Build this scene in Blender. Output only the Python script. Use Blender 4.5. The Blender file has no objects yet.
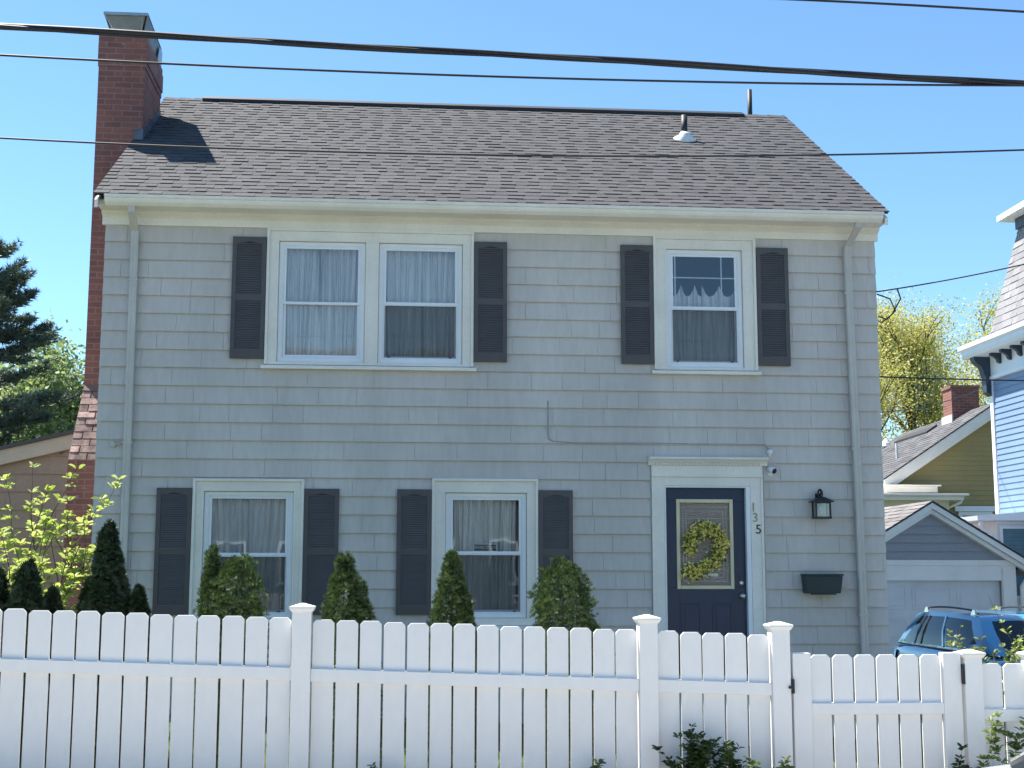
import bpy, bmesh, math, random
from mathutils import Vector, Matrix, noise
R = math.radians
S = bpy.context.scene
COL = S.collection

# ------------------------------------------------------------------ camera
cam_d = bpy.data.cameras.new('camera'); cam = bpy.data.objects.new('camera', cam_d); COL.objects.link(cam)
S.camera = cam
YAW, PITCH, ROLL = 0.08172510, 0.13999445, 0.00136478
fw = Vector((math.sin(YAW)*math.cos(PITCH), math.cos(YAW)*math.cos(PITCH), math.sin(PITCH)))
rt = Vector((math.cos(YAW), -math.sin(YAW), 0)); up = rt.cross(fw)
rt2 = rt*math.cos(ROLL)+up*math.sin(ROLL); up2 = -rt*math.sin(ROLL)+up*math.cos(ROLL)
m = Matrix((rt2, up2, -fw)).transposed().to_4x4(); m.translation = Vector((3.301085, -14.95481, 1.343474))
cam.matrix_world = m
cam_d.sensor_width = 36; cam_d.lens = 1350*36/1024; cam_d.clip_start = .1; cam_d.clip_end = 3000

# ------------------------------------------------------------------ world, sun, exposure
SUNV = Vector((-1.35, 1.0, 2.86)).normalized()
w = bpy.data.worlds.new('World'); S.world = w; w.use_nodes = True
wn = w.node_tree; bg = wn.nodes['Background']
sky = wn.nodes.new('ShaderNodeTexSky'); sky.sky_type = 'NISHITA'; sky.sun_disc = False
sky.sun_elevation = math.asin(SUNV.z); sky.sun_rotation = math.atan2(SUNV.x, SUNV.y)
sky.altitude = 10; sky.air_density = 0.85; sky.dust_density = 0.0; sky.ozone_density = 5.0
tint = wn.nodes.new('ShaderNodeMix'); tint.data_type = 'RGBA'; tint.blend_type = 'MULTIPLY'; tint.inputs[0].default_value = 1
tint.inputs[7].default_value = (.90, 1.03, 1.0, 1)
wn.links.new(sky.outputs[0], tint.inputs[6]); wn.links.new(tint.outputs[2], bg.inputs[0]); bg.inputs[1].default_value = 0.09
sd = bpy.data.lights.new('sun', 'SUN'); sd.energy = 4.8; sd.angle = R(.53); sd.color = (1, .95, .87)
so = bpy.data.objects.new('sun', sd); COL.objects.link(so)
so.rotation_euler = SUNV.to_track_quat('Z', 'Y').to_euler(); so.location = (-20, 20, 40)
S.view_settings.view_transform = 'Standard'; S.view_settings.look = 'None'
S.view_settings.exposure = 1.42; S.view_settings.gamma = 1
S.cycles.max_bounces = 8; S.cycles.transparent_max_bounces = 16

# ------------------------------------------------------------------ materials
MT = {}
def newmat(name):
    mt = bpy.data.materials.new(name); mt.use_nodes = True
    nt = mt.node_tree; b = nt.nodes['Principled BSDF']; MT[name] = mt
    return mt, nt, b
def N(nt, t, **k):
    n = nt.nodes.new(t)
    for a, v in k.items(): setattr(n, a, v)
    return n
def L(nt, a, b): nt.links.new(a, b)
def mixc(nt, fac, a, b, mode='MIX'):
    n = N(nt, 'ShaderNodeMix', data_type='RGBA', blend_type=mode)
    for inp, v in ((n.inputs[0], fac), (n.inputs[6], a), (n.inputs[7], b)):
        if hasattr(v, 'links'): L(nt, v, inp)
        elif isinstance(v, (int, float)): inp.default_value = v
        else: inp.default_value = (*v, 1)
    return n.outputs[2]
def objco(nt, sc=(1, 1, 1)):
    t = N(nt, 'ShaderNodeTexCoord'); mp = N(nt, 'ShaderNodeMapping'); mp.inputs[3].default_value = sc
    L(nt, t.outputs['Object'], mp.inputs[0]); return mp.outputs[0]
def noisef(nt, vec, scale, det=4, lo=.35, hi=.65, rough=.55):
    n = N(nt, 'ShaderNodeTexNoise'); n.inputs['Scale'].default_value = scale; n.inputs['Detail'].default_value = det
    n.inputs['Roughness'].default_value = rough
    L(nt, vec, n.inputs['Vector']); r = N(nt, 'ShaderNodeMapRange')
    r.inputs[1].default_value = lo; r.inputs[2].default_value = hi; L(nt, n.outputs[0], r.inputs[0]); return r.outputs[0]
def bump(nt, b, h, st=.3, d=.01):
    n = N(nt, 'ShaderNodeBump'); n.inputs['Strength'].default_value = st; n.inputs['Distance'].default_value = d
    L(nt, h, n.inputs['Height']); L(nt, n.outputs[0], b.inputs['Normal'])
def mul(c, k): return tuple(min(1, x*k) for x in c)
def paint(name, c, rough=.5, var=.1, scale=3, stretch=(1, 1, 1), island=0., metal=0., fine=.04, bm=0., spec=.5):
    mt, nt, b = newmat(name)
    v = objco(nt, stretch)
    f = noisef(nt, v, scale)
    col = mixc(nt, f, mul(c, 1-var), mul(c, 1+var))
    f2 = noisef(nt, v, scale*14, 3)
    col = mixc(nt, f2, mixc(nt, 1., col, (1-fine,)*3, 'MULTIPLY'), col)
    if island:
        g = N(nt, 'ShaderNodeNewGeometry'); r = N(nt, 'ShaderNodeMapRange')
        r.inputs[3].default_value = 1-island; r.inputs[4].default_value = 1+island
        L(nt, g.outputs['Random Per Island'], r.inputs[0])
        cc = N(nt, 'ShaderNodeCombineColor'); [L(nt, r.outputs[0], cc.inputs[i]) for i in range(3)]
        col = mixc(nt, 1., col, cc.outputs[0], 'MULTIPLY')
    L(nt, col, b.inputs['Base Color']); b.inputs['Roughness'].default_value = rough; b.inputs['Metallic'].default_value = metal
    b.inputs['Specular IOR Level'].default_value = spec
    if bm: bump(nt, b, noisef(nt, v, scale*20, 3), bm, .004)
    return mt
paint('siding', (.565, .527, .487), .62, .085, 1.3, (1, 1, .22), .022, fine=.07, bm=.12)
# vertical grain of the shingles
nt = MT['siding'].node_tree; b = nt.nodes['Principled BSDF']
bump(nt, b, noisef(nt, objco(nt, (1, 1, .04)), 60, 4, .25, .75), .28, .004)
paint('trim', (.80, .765, .69), .5, .05, 2, fine=.05)
paint('vinyl_white', (.80, .82, .84), .35, .03, 2, fine=.03)
paint('fence_white', (.87, .85, .82), .38, .02, 1.0, (1, 1, .5), .015, fine=.03)
paint('shutter_paint', (.082, .074, .074), .5, .10, 3, fine=.08)
paint('spout_paint', (.52, .495, .455), .4, .06, 3)
paint('door_navy', (.007, .020, .060), .35, .1, 3, fine=.05)
paint('gold_frame', (.68, .60, .40), .45, .05, 4)
paint('brass', (.55, .45, .22), .35, .1, 5, metal=.8)
paint('old_brass', (.34, .30, .18), .5, .15, 6)
paint('nickel', (.55, .53, .50), .3, .1, 5, metal=.9)
paint('black_metal', (.012, .014, .018), .45, .2, 5)
paint('black_ink', (.01, .01, .012), .5, .1, 5)
paint('mailbox_green', (.008, .028, .040), .45, .15, 4)
paint('white_plastic', (.8, .8, .82), .35, .02, 4)
paint('well_shade', (.01, .01, .012), .9, .1, 3)  # near-black colour standing for shade in the wheel wells
paint('interior', (.32, .30, .27), .9, .1, 1)
paint('galvanised', (.42, .43, .43), .38, .18, 4, metal=.75, fine=.15)
paint('white_metal', (.72, .72, .70), .45, .12, 4, fine=.1)
paint('dark_metal', (.16, .17, .18), .5, .25, 5, metal=.4, fine=.2)
paint('lead_flashing', (.11, .13, .17), .5, .2, 5, metal=.3, fine=.2)
paint('pipe_black', (.015, .015, .018), .6, .2, 6)
paint('cable_black', (.012, .013, .016), .5, .3, 3)
paint('cable_grey', (.33, .33, .33), .6, .1, 4)
paint('concrete', (.46, .44, .40), .85, .18, 2, fine=.15, bm=.3)
paint('asphalt', (.13, .125, .12), .85, .2, 1.2, fine=.3, bm=.5)
paint('road_line', (.7, .7, .66), .7, .2, 4)
paint('soil', (.06, .042, .03), .95, .3, 3, fine=.3, bm=.6)
paint('lawn', (.055, .085, .025), .9, .3, 1.5, fine=.4, bm=.8)
paint('tan_siding', (.38, .285, .215), .7, .08, 1.5, island=.05, fine=.12)
paint('tan_trim', (.58, .49, .38), .55, .06, 2)
paint('olive_siding', (.33, .255, .10), .6, .06, 1.2, fine=.06)
paint('blue_siding', (.19, .28, .42), .5, .05, 1.2, fine=.06)
paint('garage_siding', (.31, .305, .32), .6, .05, 1.5, fine=.07)
paint('garage_door_paint', (.64, .63, .62), .5, .05, 2)
paint('cream_siding', (.62, .55, .36), .6, .06, 2)
paint('slate_blue_siding', (.10, .12, .14), .6, .1, 1)
paint('dark_bracket', (.03, .05, .08), .5, .2, 4)
paint('bark', (.09, .07, .052), .9, .3, 8, fine=.3, bm=.6)
paint('stem', (.10, .07, .045), .8, .3, 8)
paint('car_blue', (.05, .31, .56), .18, .02, 2, fine=0)
paint('car_white', (.78, .79, .80), .2, .02, 2, fine=0)
MT['car_blue'].node_tree.nodes['Principled BSDF'].inputs['Coat Weight'].default_value = 1
MT['car_white'].node_tree.nodes['Principled BSDF'].inputs['Coat Weight'].default_value = 1
paint('car_glass', (.010, .014, .018), .06, .1, 3, spec=.3)
paint('tyre_rubber', (.018, .018, .018), .8, .1, 5)
paint('tail_red', (.20, .01, .012), .2, .1, 5)
paint('lamp_clear', (.6, .62, .65), .1, .05, 5)
paint('chrome', (.8, .75, .68), .2, .05, 5, metal=.9)
paint('black_trim', (.02, .02, .022), .5, .1, 5)
paint('sign_blue', (.018, .03, .06), .4, .1, 5)
paint('sign_text', (.78, .84, .92), .5, .05, 5)
paint('blind_teal', (.10, .20, .25), .4, .1, 5)

def shingle_mat(name, dark, light, warm):
    mt, nt, b = newmat(name)
    g = N(nt, 'ShaderNodeNewGeometry'); cr = N(nt, 'ShaderNodeValToRGB')
    cr.color_ramp.elements[0].color = (*dark, 1); cr.color_ramp.elements[1].color = (*light, 1)
    e = cr.color_ramp.elements.new(.5); e.color = (*warm, 1)
    L(nt, g.outputs['Random Per Island'], cr.inputs[0])
    v = objco(nt)
    col = mixc(nt, noisef(nt, v, 90, 3, .3, .7), mixc(nt, 1., cr.outputs[0], (.78,)*3, 'MULTIPLY'), cr.outputs[0])
    col = mixc(nt, noisef(nt, v, .9, 4), mixc(nt, 1., col, (.82, .82, .84), 'MULTIPLY'), col)
    L(nt, col, b.inputs['Base Color']); b.inputs['Roughness'].default_value = .9
    bump(nt, b, noisef(nt, v, 300, 2), .6, .003)
    return mt
shingle_mat('roof_shingle', (.058, .059, .064), (.088, .088, .093), (.075, .075, .080))
shingle_mat('far_shingle', (.09, .09, .095), (.15, .15, .155), (.12, .12, .125))
shingle_mat('slate', (.27, .265, .27), (.38, .365, .365), (.33, .32, .33))
shingle_mat('tan_shingle', (.17, .16, .155), (.27, .25, .245), (.22, .205, .20))

def brick_mat(name, c1, c2, mortar, bw=.215, bh=.0735, stain=.25, msize=.009):
    mt, nt, b = newmat(name)
    uv = N(nt, 'ShaderNodeUVMap'); bt = N(nt, 'ShaderNodeTexBrick')
    # slightly wobbly rows
    nz = N(nt, 'ShaderNodeTexNoise'); nz.inputs['Scale'].default_value = 6; L(nt, uv.outputs[0], nz.inputs['Vector'])
    vs = N(nt, 'ShaderNodeVectorMath', operation='SCALE'); vs.inputs[3].default_value = .012; L(nt, nz.outputs['Color'], vs.inputs[0])
    va = N(nt, 'ShaderNodeVectorMath', operation='ADD'); L(nt, uv.outputs[0], va.inputs[0]); L(nt, vs.outputs[0], va.inputs[1])
    L(nt, va.outputs[0], bt.inputs['Vector'])
    bt.inputs['Scale'].default_value = 1; bt.inputs['Brick Width'].default_value = bw; bt.inputs['Row Height'].default_value = bh
    bt.inputs['Mortar Size'].default_value = msize; bt.inputs['Mortar Smooth'].default_value = .2; bt.inputs['Bias'].default_value = 0
    bt.inputs['Color1'].default_value = (*c1, 1); bt.inputs['Color2'].default_value = (*c2, 1); bt.inputs['Mortar'].default_value = (*mortar, 1)
    v = objco(nt)
    col = mixc(nt, noisef(nt, v, 2.2, 5), mixc(nt, 1., bt.outputs[0], (1-stain,)*3, 'MULTIPLY'), bt.outputs[0])
    # scattered mortar smears
    col = mixc(nt, noisef(nt, objco(nt, (1, 1, 2)), 9, 4, .66, .74), col, (.34, .28, .27))
    L(nt, col, b.inputs['Base Color']); b.inputs['Roughness'].default_value = .85
    iv = N(nt, 'ShaderNodeMath', operation='SUBTRACT'); iv.inputs[0].default_value = 1; L(nt, bt.outputs['Fac'], iv.inputs[1])
    bump(nt, b, iv.outputs[0], .8, .006)
    return mt
brick_mat('chimney_brick', (.31, .115, .090), (.215, .088, .078), (.30, .18, .16))
brick_mat('shoulder_brick', (.34, .20, .16), (.26, .15, .12), (.14, .085, .07), msize=.012)
brick_mat('far_brick', (.30, .10, .07), (.20, .07, .055), (.28, .20, .17))

def glass_mat(name, tint=(.95, .97, .97), base=.09, screen=0.):
    mt, nt, b = newmat(name); out = nt.nodes['Material Output']
    nt.nodes.remove(b)
    tr = N(nt, 'ShaderNodeBsdfTransparent'); tr.inputs[0].default_value = (*tint, 1)
    gl = N(nt, 'ShaderNodeBsdfGlossy'); gl.inputs['Roughness'].default_value = .0
    fr = N(nt, 'ShaderNodeFresnel'); fr.inputs[0].default_value = 1.5
    md = N(nt, 'ShaderNodeMath', operation='MULTIPLY_ADD'); md.inputs[1].default_value = 1.0; md.inputs[2].default_value = base
    L(nt, fr.outputs[0], md.inputs[0])
    v = objco(nt); n = N(nt, 'ShaderNodeBump'); n.inputs['Strength'].default_value = .07; n.inputs['Distance'].default_value = .01
    L(nt, noisef(nt, v, 1.7, 2, .2, .8), n.inputs['Height']); L(nt, n.outputs[0], gl.inputs['Normal'])
    mx = N(nt, 'ShaderNodeMixShader'); L(nt, md.outputs[0], mx.inputs[0]); L(nt, tr.outputs[0], mx.inputs[1]); L(nt, gl.outputs[0], mx.inputs[2])
    L(nt, mx.outputs[0], out.inputs[0]); return mt
glass_mat('window_glass')
glass_mat('lantern_glass', (.75, .78, .8), .1)
def screen_mat(nm='insect_screen', c=(.05, .055, .06)):
    mt, nt, b = newmat(nm); out = nt.nodes['Material Output']
    b.inputs['Base Color'].default_value = (*c, 1); b.inputs['Roughness'].default_value = .7
    tr = N(nt, 'ShaderNodeBsdfTransparent'); mx = N(nt, 'ShaderNodeMixShader')
    f = noisef(nt, objco(nt), 3, 2, 0, 1); r = N(nt, 'ShaderNodeMapRange'); r.inputs[3].default_value = .40; r.inputs[4].default_value = .50
    L(nt, f, r.inputs[0]); L(nt, r.outputs[0], mx.inputs[0]); L(nt, tr.outputs[0], mx.inputs[1]); L(nt, b.outputs[0], mx.inputs[2])
    L(nt, mx.outputs[0], out.inputs[0])
screen_mat()
screen_mat('insect_screen_pale', (.45, .46, .46))
def cloth_mat(name, c, transl=.35, lo=.0, hi=.6):
    mt, nt, b = newmat(name); out = nt.nodes['Material Output']
    v = objco(nt, (1, 1, .05)); f = noisef(nt, v, 25, 4)
    col = mixc(nt, f, mul(c, .78), c); L(nt, col, b.inputs['Base Color']); b.inputs['Roughness'].default_value = .9
    t = N(nt, 'ShaderNodeBsdfTranslucent'); L(nt, col, t.inputs[0])
    mx = N(nt, 'ShaderNodeMixShader'); mx.inputs[0].default_value = transl
    L(nt, b.outputs[0], mx.inputs[1]); L(nt, t.outputs[0], mx.inputs[2])
    tr = N(nt, 'ShaderNodeBsdfTransparent'); m2 = N(nt, 'ShaderNodeMixShader')
    fa = noisef(nt, objco(nt, (1, 1, .035)), 8, 3, .57, .75); rr = N(nt, 'ShaderNodeMapRange'); rr.inputs[3].default_value = lo; rr.inputs[4].default_value = hi
    L(nt, fa, rr.inputs[0]); L(nt, rr.outputs[0], m2.inputs[0])
    L(nt, mx.outputs[0], m2.inputs[1]); L(nt, tr.outputs[0], m2.inputs[2]); L(nt, m2.outputs[0], out.inputs[0])
cloth_mat('curtain_white', (.94, .94, .93), .05, 0., .75)
cloth_mat('curtain_sheer', (.94, .94, .94), .05, .0, .80)
def leaf_mat(name, c1, c2, transl=.35, rough=.5, ns=2.5, nk=(.75, .8, .7)):
    mt, nt, b = newmat(name); out = nt.nodes['Material Output']
    g = N(nt, 'ShaderNodeNewGeometry')
    col = mixc(nt, g.outputs['Random Per Island'], c1, c2)
    v = objco(nt); col = mixc(nt, noisef(nt, v, ns, 3), mixc(nt, 1., col, nk, 'MULTIPLY'), col)
    L(nt, col, b.inputs['Base Color']); b.inputs['Roughness'].default_value = rough
    t = N(nt, 'ShaderNodeBsdfTranslucent'); L(nt, mixc(nt, 1., col, (1.0, 1.0, .6), 'MULTIPLY'), t.inputs[0])
    mx = N(nt, 'ShaderNodeMixShader'); mx.inputs[0].default_value = transl
    L(nt, b.outputs[0], mx.inputs[1]); L(nt, t.outputs[0], mx.inputs[2]); L(nt, mx.outputs[0], out.inputs[0])
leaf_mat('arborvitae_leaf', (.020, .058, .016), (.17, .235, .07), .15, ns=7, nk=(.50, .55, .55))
leaf_mat('shaded_arborvitae_leaf', (.012, .030, .014), (.026, .052, .020), .12)  # darker leaf colour with the left shrubs' shade put in
leaf_mat('lime_leaf', (.36, .46, .12), (.60, .64, .30), .5)
leaf_mat('spring_leaf', (.44, .42, .14), (.68, .63, .32), .5)
leaf_mat('pine_needle', (.060, .098, .078), (.135, .180, .135), .18)
leaf_mat('bright_leaf', (.18, .26, .12), (.40, .46, .26), .45)
leaf_mat('rose_leaf', (.03, .07, .02), (.09, .14, .04), .3)
leaf_mat('pale_leaf', (.12, .19, .06), (.28, .32, .12), .35)
leaf_mat('grass_blade', (.05, .10, .02), (.12, .18, .04), .3)
leaf_mat('wreath_yellow', (.80, .62, .08), (.95, .82, .26), .2)
leaf_mat('wreath_green', (.05, .08, .02), (.14, .16, .05), .2)
def artglass():
    mt, nt, b = newmat('decorative_glass')
    v = objco(nt); 
    wv = N(nt, 'ShaderNodeTexWave'); wv.wave_type = 'BANDS'; wv.bands_direction = 'Z'; wv.inputs['Scale'].default_value = 14
    wv.inputs['Distortion'].default_value = 14; wv.inputs['Detail'].default_value = 3; L(nt, v, wv.inputs['Vector'])
    col = mixc(nt, wv.outputs[0], (.24, .185, .15), (.36, .285, .24)); L(nt, col, b.inputs['Base Color'])
    b.inputs['Roughness'].default_value = .25; bump(nt, b, wv.outputs[0], .5, .01)
artglass()

# ------------------------------------------------------------------ mesh helpers
def WL(o):
    v = Vector((0, 0, 0))
    while o is not None: v = v+o.location; o = o.parent
    return v
class MB:
    def __init__(s): s.v = []; s.f = []
    def face(s, pts):
        i = len(s.v); s.v += [tuple(p) for p in pts]; s.f.append(tuple(range(i, i+len(pts))))
    def mesh(s, vs, fs):
        i = len(s.v); s.v += [tuple(p) for p in vs]; s.f += [tuple(k+i for k in f) for f in fs]
    def box(s, x0, x1, y0, y1, z0, z1):
        vs = [(x, y, z) for z in (z0, z1) for y in (y0, y1) for x in (x0, x1)]
        s.mesh(vs, [(0, 2, 3, 1), (4, 5, 7, 6), (0, 1, 5, 4), (2, 6, 7, 3), (0, 4, 6, 2), (1, 3, 7, 5)])
    def obox(s, M, x0, x1, y0, y1, z0, z1):
        i = len(s.v); s.box(x0, x1, y0, y1, z0, z1)
        for k in range(i, len(s.v)): s.v[k] = tuple(M @ Vector(s.v[k]))
    def hexa(s, b, t):      # bottom quad, top quad
        s.mesh(list(b)+list(t), [(3, 2, 1, 0), (4, 5, 6, 7), (0, 1, 5, 4), (1, 2, 6, 5), (2, 3, 7, 6), (3, 0, 4, 7)])
    def prism(s, poly, a, b, ax='x'):   # polygon (p,q) extruded along an axis
        def P(u, p, q): return {'x': (u, p, q), 'y': (p, u, q), 'z': (p, q, u)}[ax]
        n = len(poly); vs = [P(a, *p) for p in poly]+[P(b, *p) for p in poly]
        fs = [tuple(range(n)), tuple(range(2*n-1, n-1, -1))]+[(i, n+i, n+(i+1) % n, (i+1) % n) for i in range(n)]
        s.mesh(vs, fs)
    def ring(s, x0, x1, z0, z1, w, y0, y1, wb=None, wt=None):   # rectangular frame lying in XZ
        wb = w if wb is None else wb; wt = w if wt is None else wt
        s.box(x0, x0+w, y0, y1, z0, z1); s.box(x1-w, x1, y0, y1, z0, z1)
        s.box(x0+w, x1-w, y0, y1, z0, z0+wb); s.box(x0+w, x1-w, y0, y1, z1-wt, z1)
    def tube(s, pts, r, n=8, cap=True):
        pts = [Vector(p) for p in pts]; rr = r if isinstance(r, (list, tuple)) else [r]*len(pts)
        i0 = len(s.v); prev = None
        for k, p in enumerate(pts):
            d = (pts[min(k+1, len(pts)-1)]-pts[max(k-1, 0)]).normalized()
            if prev is None:
                a = d.cross(Vector((0, 0, 1)) if abs(d.z) < .9 else Vector((1, 0, 0))).normalized()
            else:
                a = (prev-d*prev.dot(d)).normalized()
            prev = a; b = d.cross(a)
            for j in range(n):
                t = 2*math.pi*j/n; s.v.append(tuple(p+(a*math.cos(t)+b*math.sin(t))*rr[k]))
        for k in range(len(pts)-1):
            for j in range(n):
                q = i0+k*n; s.f.append((q+j, q+(j+1) % n, q+n+(j+1) % n, q+n+j))
        if cap:
            s.f.append(tuple(i0+j for j in range(n-1, -1, -1))); s.f.append(tuple(i0+(len(pts)-1)*n+j for j in range(n)))
    def lathe(s, c, prof, n=20, ax='z'):
        i0 = len(s.v); c = Vector(c)
        for (r, h) in prof:
            for j in range(n):
                t = 2*math.pi*j/n; p = (r*math.cos(t), r*math.sin(t), h)
                if ax == 'y': p = (p[0], p[2], p[1])
                if ax == 'x': p = (p[2], p[0], p[1])
                s.v.append(tuple(c+Vector(p)))
        for k in range(len(prof)-1):
            for j in range(n):
                q = i0+k*n; s.f.append((q+j, q+(j+1) % n, q+n+(j+1) % n, q+n+j))
        s.f.append(tuple(i0+j for j in range(n-1, -1, -1))); s.f.append(tuple(i0+(len(prof)-1)*n+j for j in range(n)))
    def sphere(s, c, r, n=12, sc=(1, 1, 1)):
        prof = [(math.sin(math.pi*k/8)*r+1e-4, -math.cos(math.pi*k/8)*r) for k in range(9)]
        i0 = len(s.v); s.lathe((0, 0, 0), prof, n)
        for k in range(i0, len(s.v)):
            q = s.v[k]; s.v[k] = (c[0]+q[0]*sc[0], c[1]+q[1]*sc[1], c[2]+q[2]*sc[2])
    def build(s, name, mat, parent=None, bevel=0, smooth=False, local=False, fix=True):
        off = Vector((0, 0, 0)) if local else WL(parent)
        me = bpy.data.meshes.new(name)
        me.from_pydata([(x-off.x, y-off.y, z-off.z) for x, y, z in s.v], [], s.f)
        if fix and len(s.f) < 6000:
            bm = bmesh.new(); bm.from_mesh(me); bmesh.ops.recalc_face_normals(bm, faces=bm.faces); bm.to_mesh(me); bm.free()
        if len(s.f) < 20000:
            uv = me.uv_layers.new(name='UVMap')
            for p in me.polygons:
                n = p.normal; a = max(range(3), key=lambda k: abs(n[k]))
                for li in p.loop_indices:
                    c = me.vertices[me.loops[li].vertex_index].co
                    uv.data[li].uv = ((c.y, c.z), (c.x, c.z), (c.x, c.y))[a]
        me.materials.append(MT[mat] if isinstance(mat, str) else mat)
        if smooth: me.polygons.foreach_set('use_smooth', [True]*len(me.polygons))
        o = bpy.data.objects.new(name, me); COL.objects.link(o)
        if parent is not None: o.parent = parent
        if bevel:
            b = o.modifiers.new('b', 'BEVEL'); b.width = bevel; b.segments = 2; b.limit_method = 'ANGLE'; b.angle_limit = R(40)
        return o
def tag(o, label=None, cat=None, group=None, kind=None):
    if label: o['label'] = label
    if cat: o['category'] = cat
    if group: o['group'] = group
    if kind: o['kind'] = kind
    return o
def empty(name, loc, rz=0, label=None, cat=None, group=None):
    o = bpy.data.objects.new(name, None); o.empty_display_size = .1; COL.objects.link(o)
    o.location = loc; o.rotation_euler = (0, 0, rz); return tag(o, label, cat, group)
def dup(o, parent=None, loc=None):
    c = o.copy(); COL.objects.link(c); c.parent = parent
    if loc is not None: c.location = loc
    for ch in o.children: dup(ch, c)
    return c

# ------------------------------------------------------------------ siding and shingles
def siding(mb, F, z0, z1, e, zref, xl, xr, holes=(), t=.014, joints=None, rnd=None, jit=0.):
    """courses of lapped boards. F(u, d, z) -> point, d outwards. xl/xr functions of z."""
    cuts = sorted({z0, z1} | {h[2] for h in holes if z0 < h[2] < z1} | {h[3] for h in holes if z0 < h[3] < z1})
    k0 = math.floor((z0-zref)/e)-1; k1 = math.ceil((z1-zref)/e)+1
    for k in range(k0, k1):
        zc = zref+k*e; zt = zc+e
        js = [-1e9]
        if joints:
            x = min(xl(max(z0, zc)), xl(min(z1, zt)))+rnd.uniform(.05, joints[1])
            while x < 60:
                js.append(x)
                x += rnd.choice((rnd.uniform(*joints), rnd.uniform(joints[0], joints[0]*2.2)))
                if x > xr(max(z0, zc))+2: break
        js.append(1e9)
        jd = [rnd.uniform(-jit, jit) if jit else 0 for _ in js]
        zs = [max(zc, z0)]+[c for c in cuts if max(zc, z0) < c < min(zt, z1)]+[min(zt, z1)]
        lap = .021 if t > .018 and zt < z1 else 0
        for za, zb in zip(zs, zs[1:]):
            if zb-za < 1e-5: continue
            zm = (za+zb)/2
            hs = sorted((h[0], h[1]) for h in holes if h[2] < zm < h[3])
            a, bnd = xl(zm), xr(zm); iv = []
            x = a
            for h in hs:
                if h[1] <= x: continue
                if h[0] > x: iv.append((x, min(h[0], bnd)))
                x = max(x, h[1])
            if x < bnd: iv.append((x, bnd))
            for (ia, ib) in iv:
                for j in range(len(js)-1):
                    pa, pb = max(ia, js[j]+.0015), min(ib, js[j+1]-.0015)
                    if pb-pa < .004: continue
                    d = lambda z: t*(1-(z-zc)/e)+.002+jd[j]
                    la, lb = (xl(za), xl(zb)) if abs(pa-a) < 1e-6 else (pa, pa)
                    ra, rb = (xr(za), xr(zb)) if abs(pb-bnd) < 1e-6 else (pb, pb)
                    if rb < lb: rb = lb
                    uc = .020 if t > .018 else 0
                    if zb == zt: mb.face([F(lb, .002, zb), F(rb, .002, zb), F(rb, .0015, zb+lap), F(lb, .0015, zb+lap)]) if lap else None
                    vs = [F(la, d(za), za), F(ra, d(za), za), F(rb, d(zb), zb), F(lb, d(zb), zb),
                          F(la, 0, za+(uc if za == zc else 0)), F(ra, 0, za+(uc if za == zc else 0)), F(rb, 0, zb), F(lb, 0, zb)]
                    mb.mesh(vs, [(0, 1, 2, 3), (4, 5, 1, 0), (4, 0, 3, 7), (5, 6, 2, 1), (3, 2, 6, 7)])
def shingles(mb, P, U, V, Nn, length, ul, ur, ex, tab, rnd, tmin=.004, tmax=.012, skip=None):
    """tabs on a slope: P eave origin, U along, V up the slope, Nn outwards; ul/ur limits as functions of v"""
    P, U, V, Nn = map(Vector, (P, U, V, Nn)); k = 0; v = 0.
    while v < length-1e-4:
        v1 = min(v+ex, length); a, b = ul(v), ur(v); a1, b1 = ul(v1), ur(v1)
        x = a-rnd.uniform(0, tab); thick = False
        while x < b-1e-3:
            xn = x+rnd.uniform(tab*.6, tab*1.4)*(1 if thick else 1.15)
            if xn <= a: x = xn; continue
            if b-xn < tab*.4: xn = b
            thick = not thick; th = tmax*rnd.uniform(.6, 1) if thick else tmin; t0 = max(x, a); t1 = min(xn, b)
            c0 = a1 if t0 == a else max(t0, a1); c1 = b1 if t1 == b else min(t1, b1)
            w0 = rnd.uniform(-.004, .004)
            q = lambda u, vv, n: P+U*u+V*vv+Nn*n
            vs = [q(t0, v+w0, th+.004), q(t1, v+w0, th+.004), q(c1, v1+.004, .002), q(c0, v1+.004, .002), q(t0, v+w0, -.004), q(t1, v+w0, -.004)]
            mb.mesh(vs, [(0, 1, 2, 3), (4, 5, 1, 0), (4, 0, 3), (5, 2, 1)])
            x = xn
        v = v1
def walls_with_holes(mb, F, xs0, xs1, z0, z1, holes, th):
    xs = sorted({xs0, xs1} | {h[0] for h in holes} | {h[1] for h in holes})
    zs = sorted({z0, z1} | {h[2] for h in holes} | {h[3] for h in holes})
    for i in range(len(xs)-1):
        for j in range(len(zs)-1):
            xm, zm = (xs[i]+xs[i+1])/2, (zs[j]+zs[j+1])/2
            if any(h[0] < xm < h[1] and h[2] < zm < h[3] for h in holes): continue
            a, b, c, d = xs[i], xs[i+1], zs[j], zs[j+1]
            mb.hexa([F(a, 0, c), F(b, 0, c), F(b, -th, c), F(a, -th, c)], [F(a, 0, d), F(b, 0, d), F(b, -th, d), F(a, -th, d)])

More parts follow.
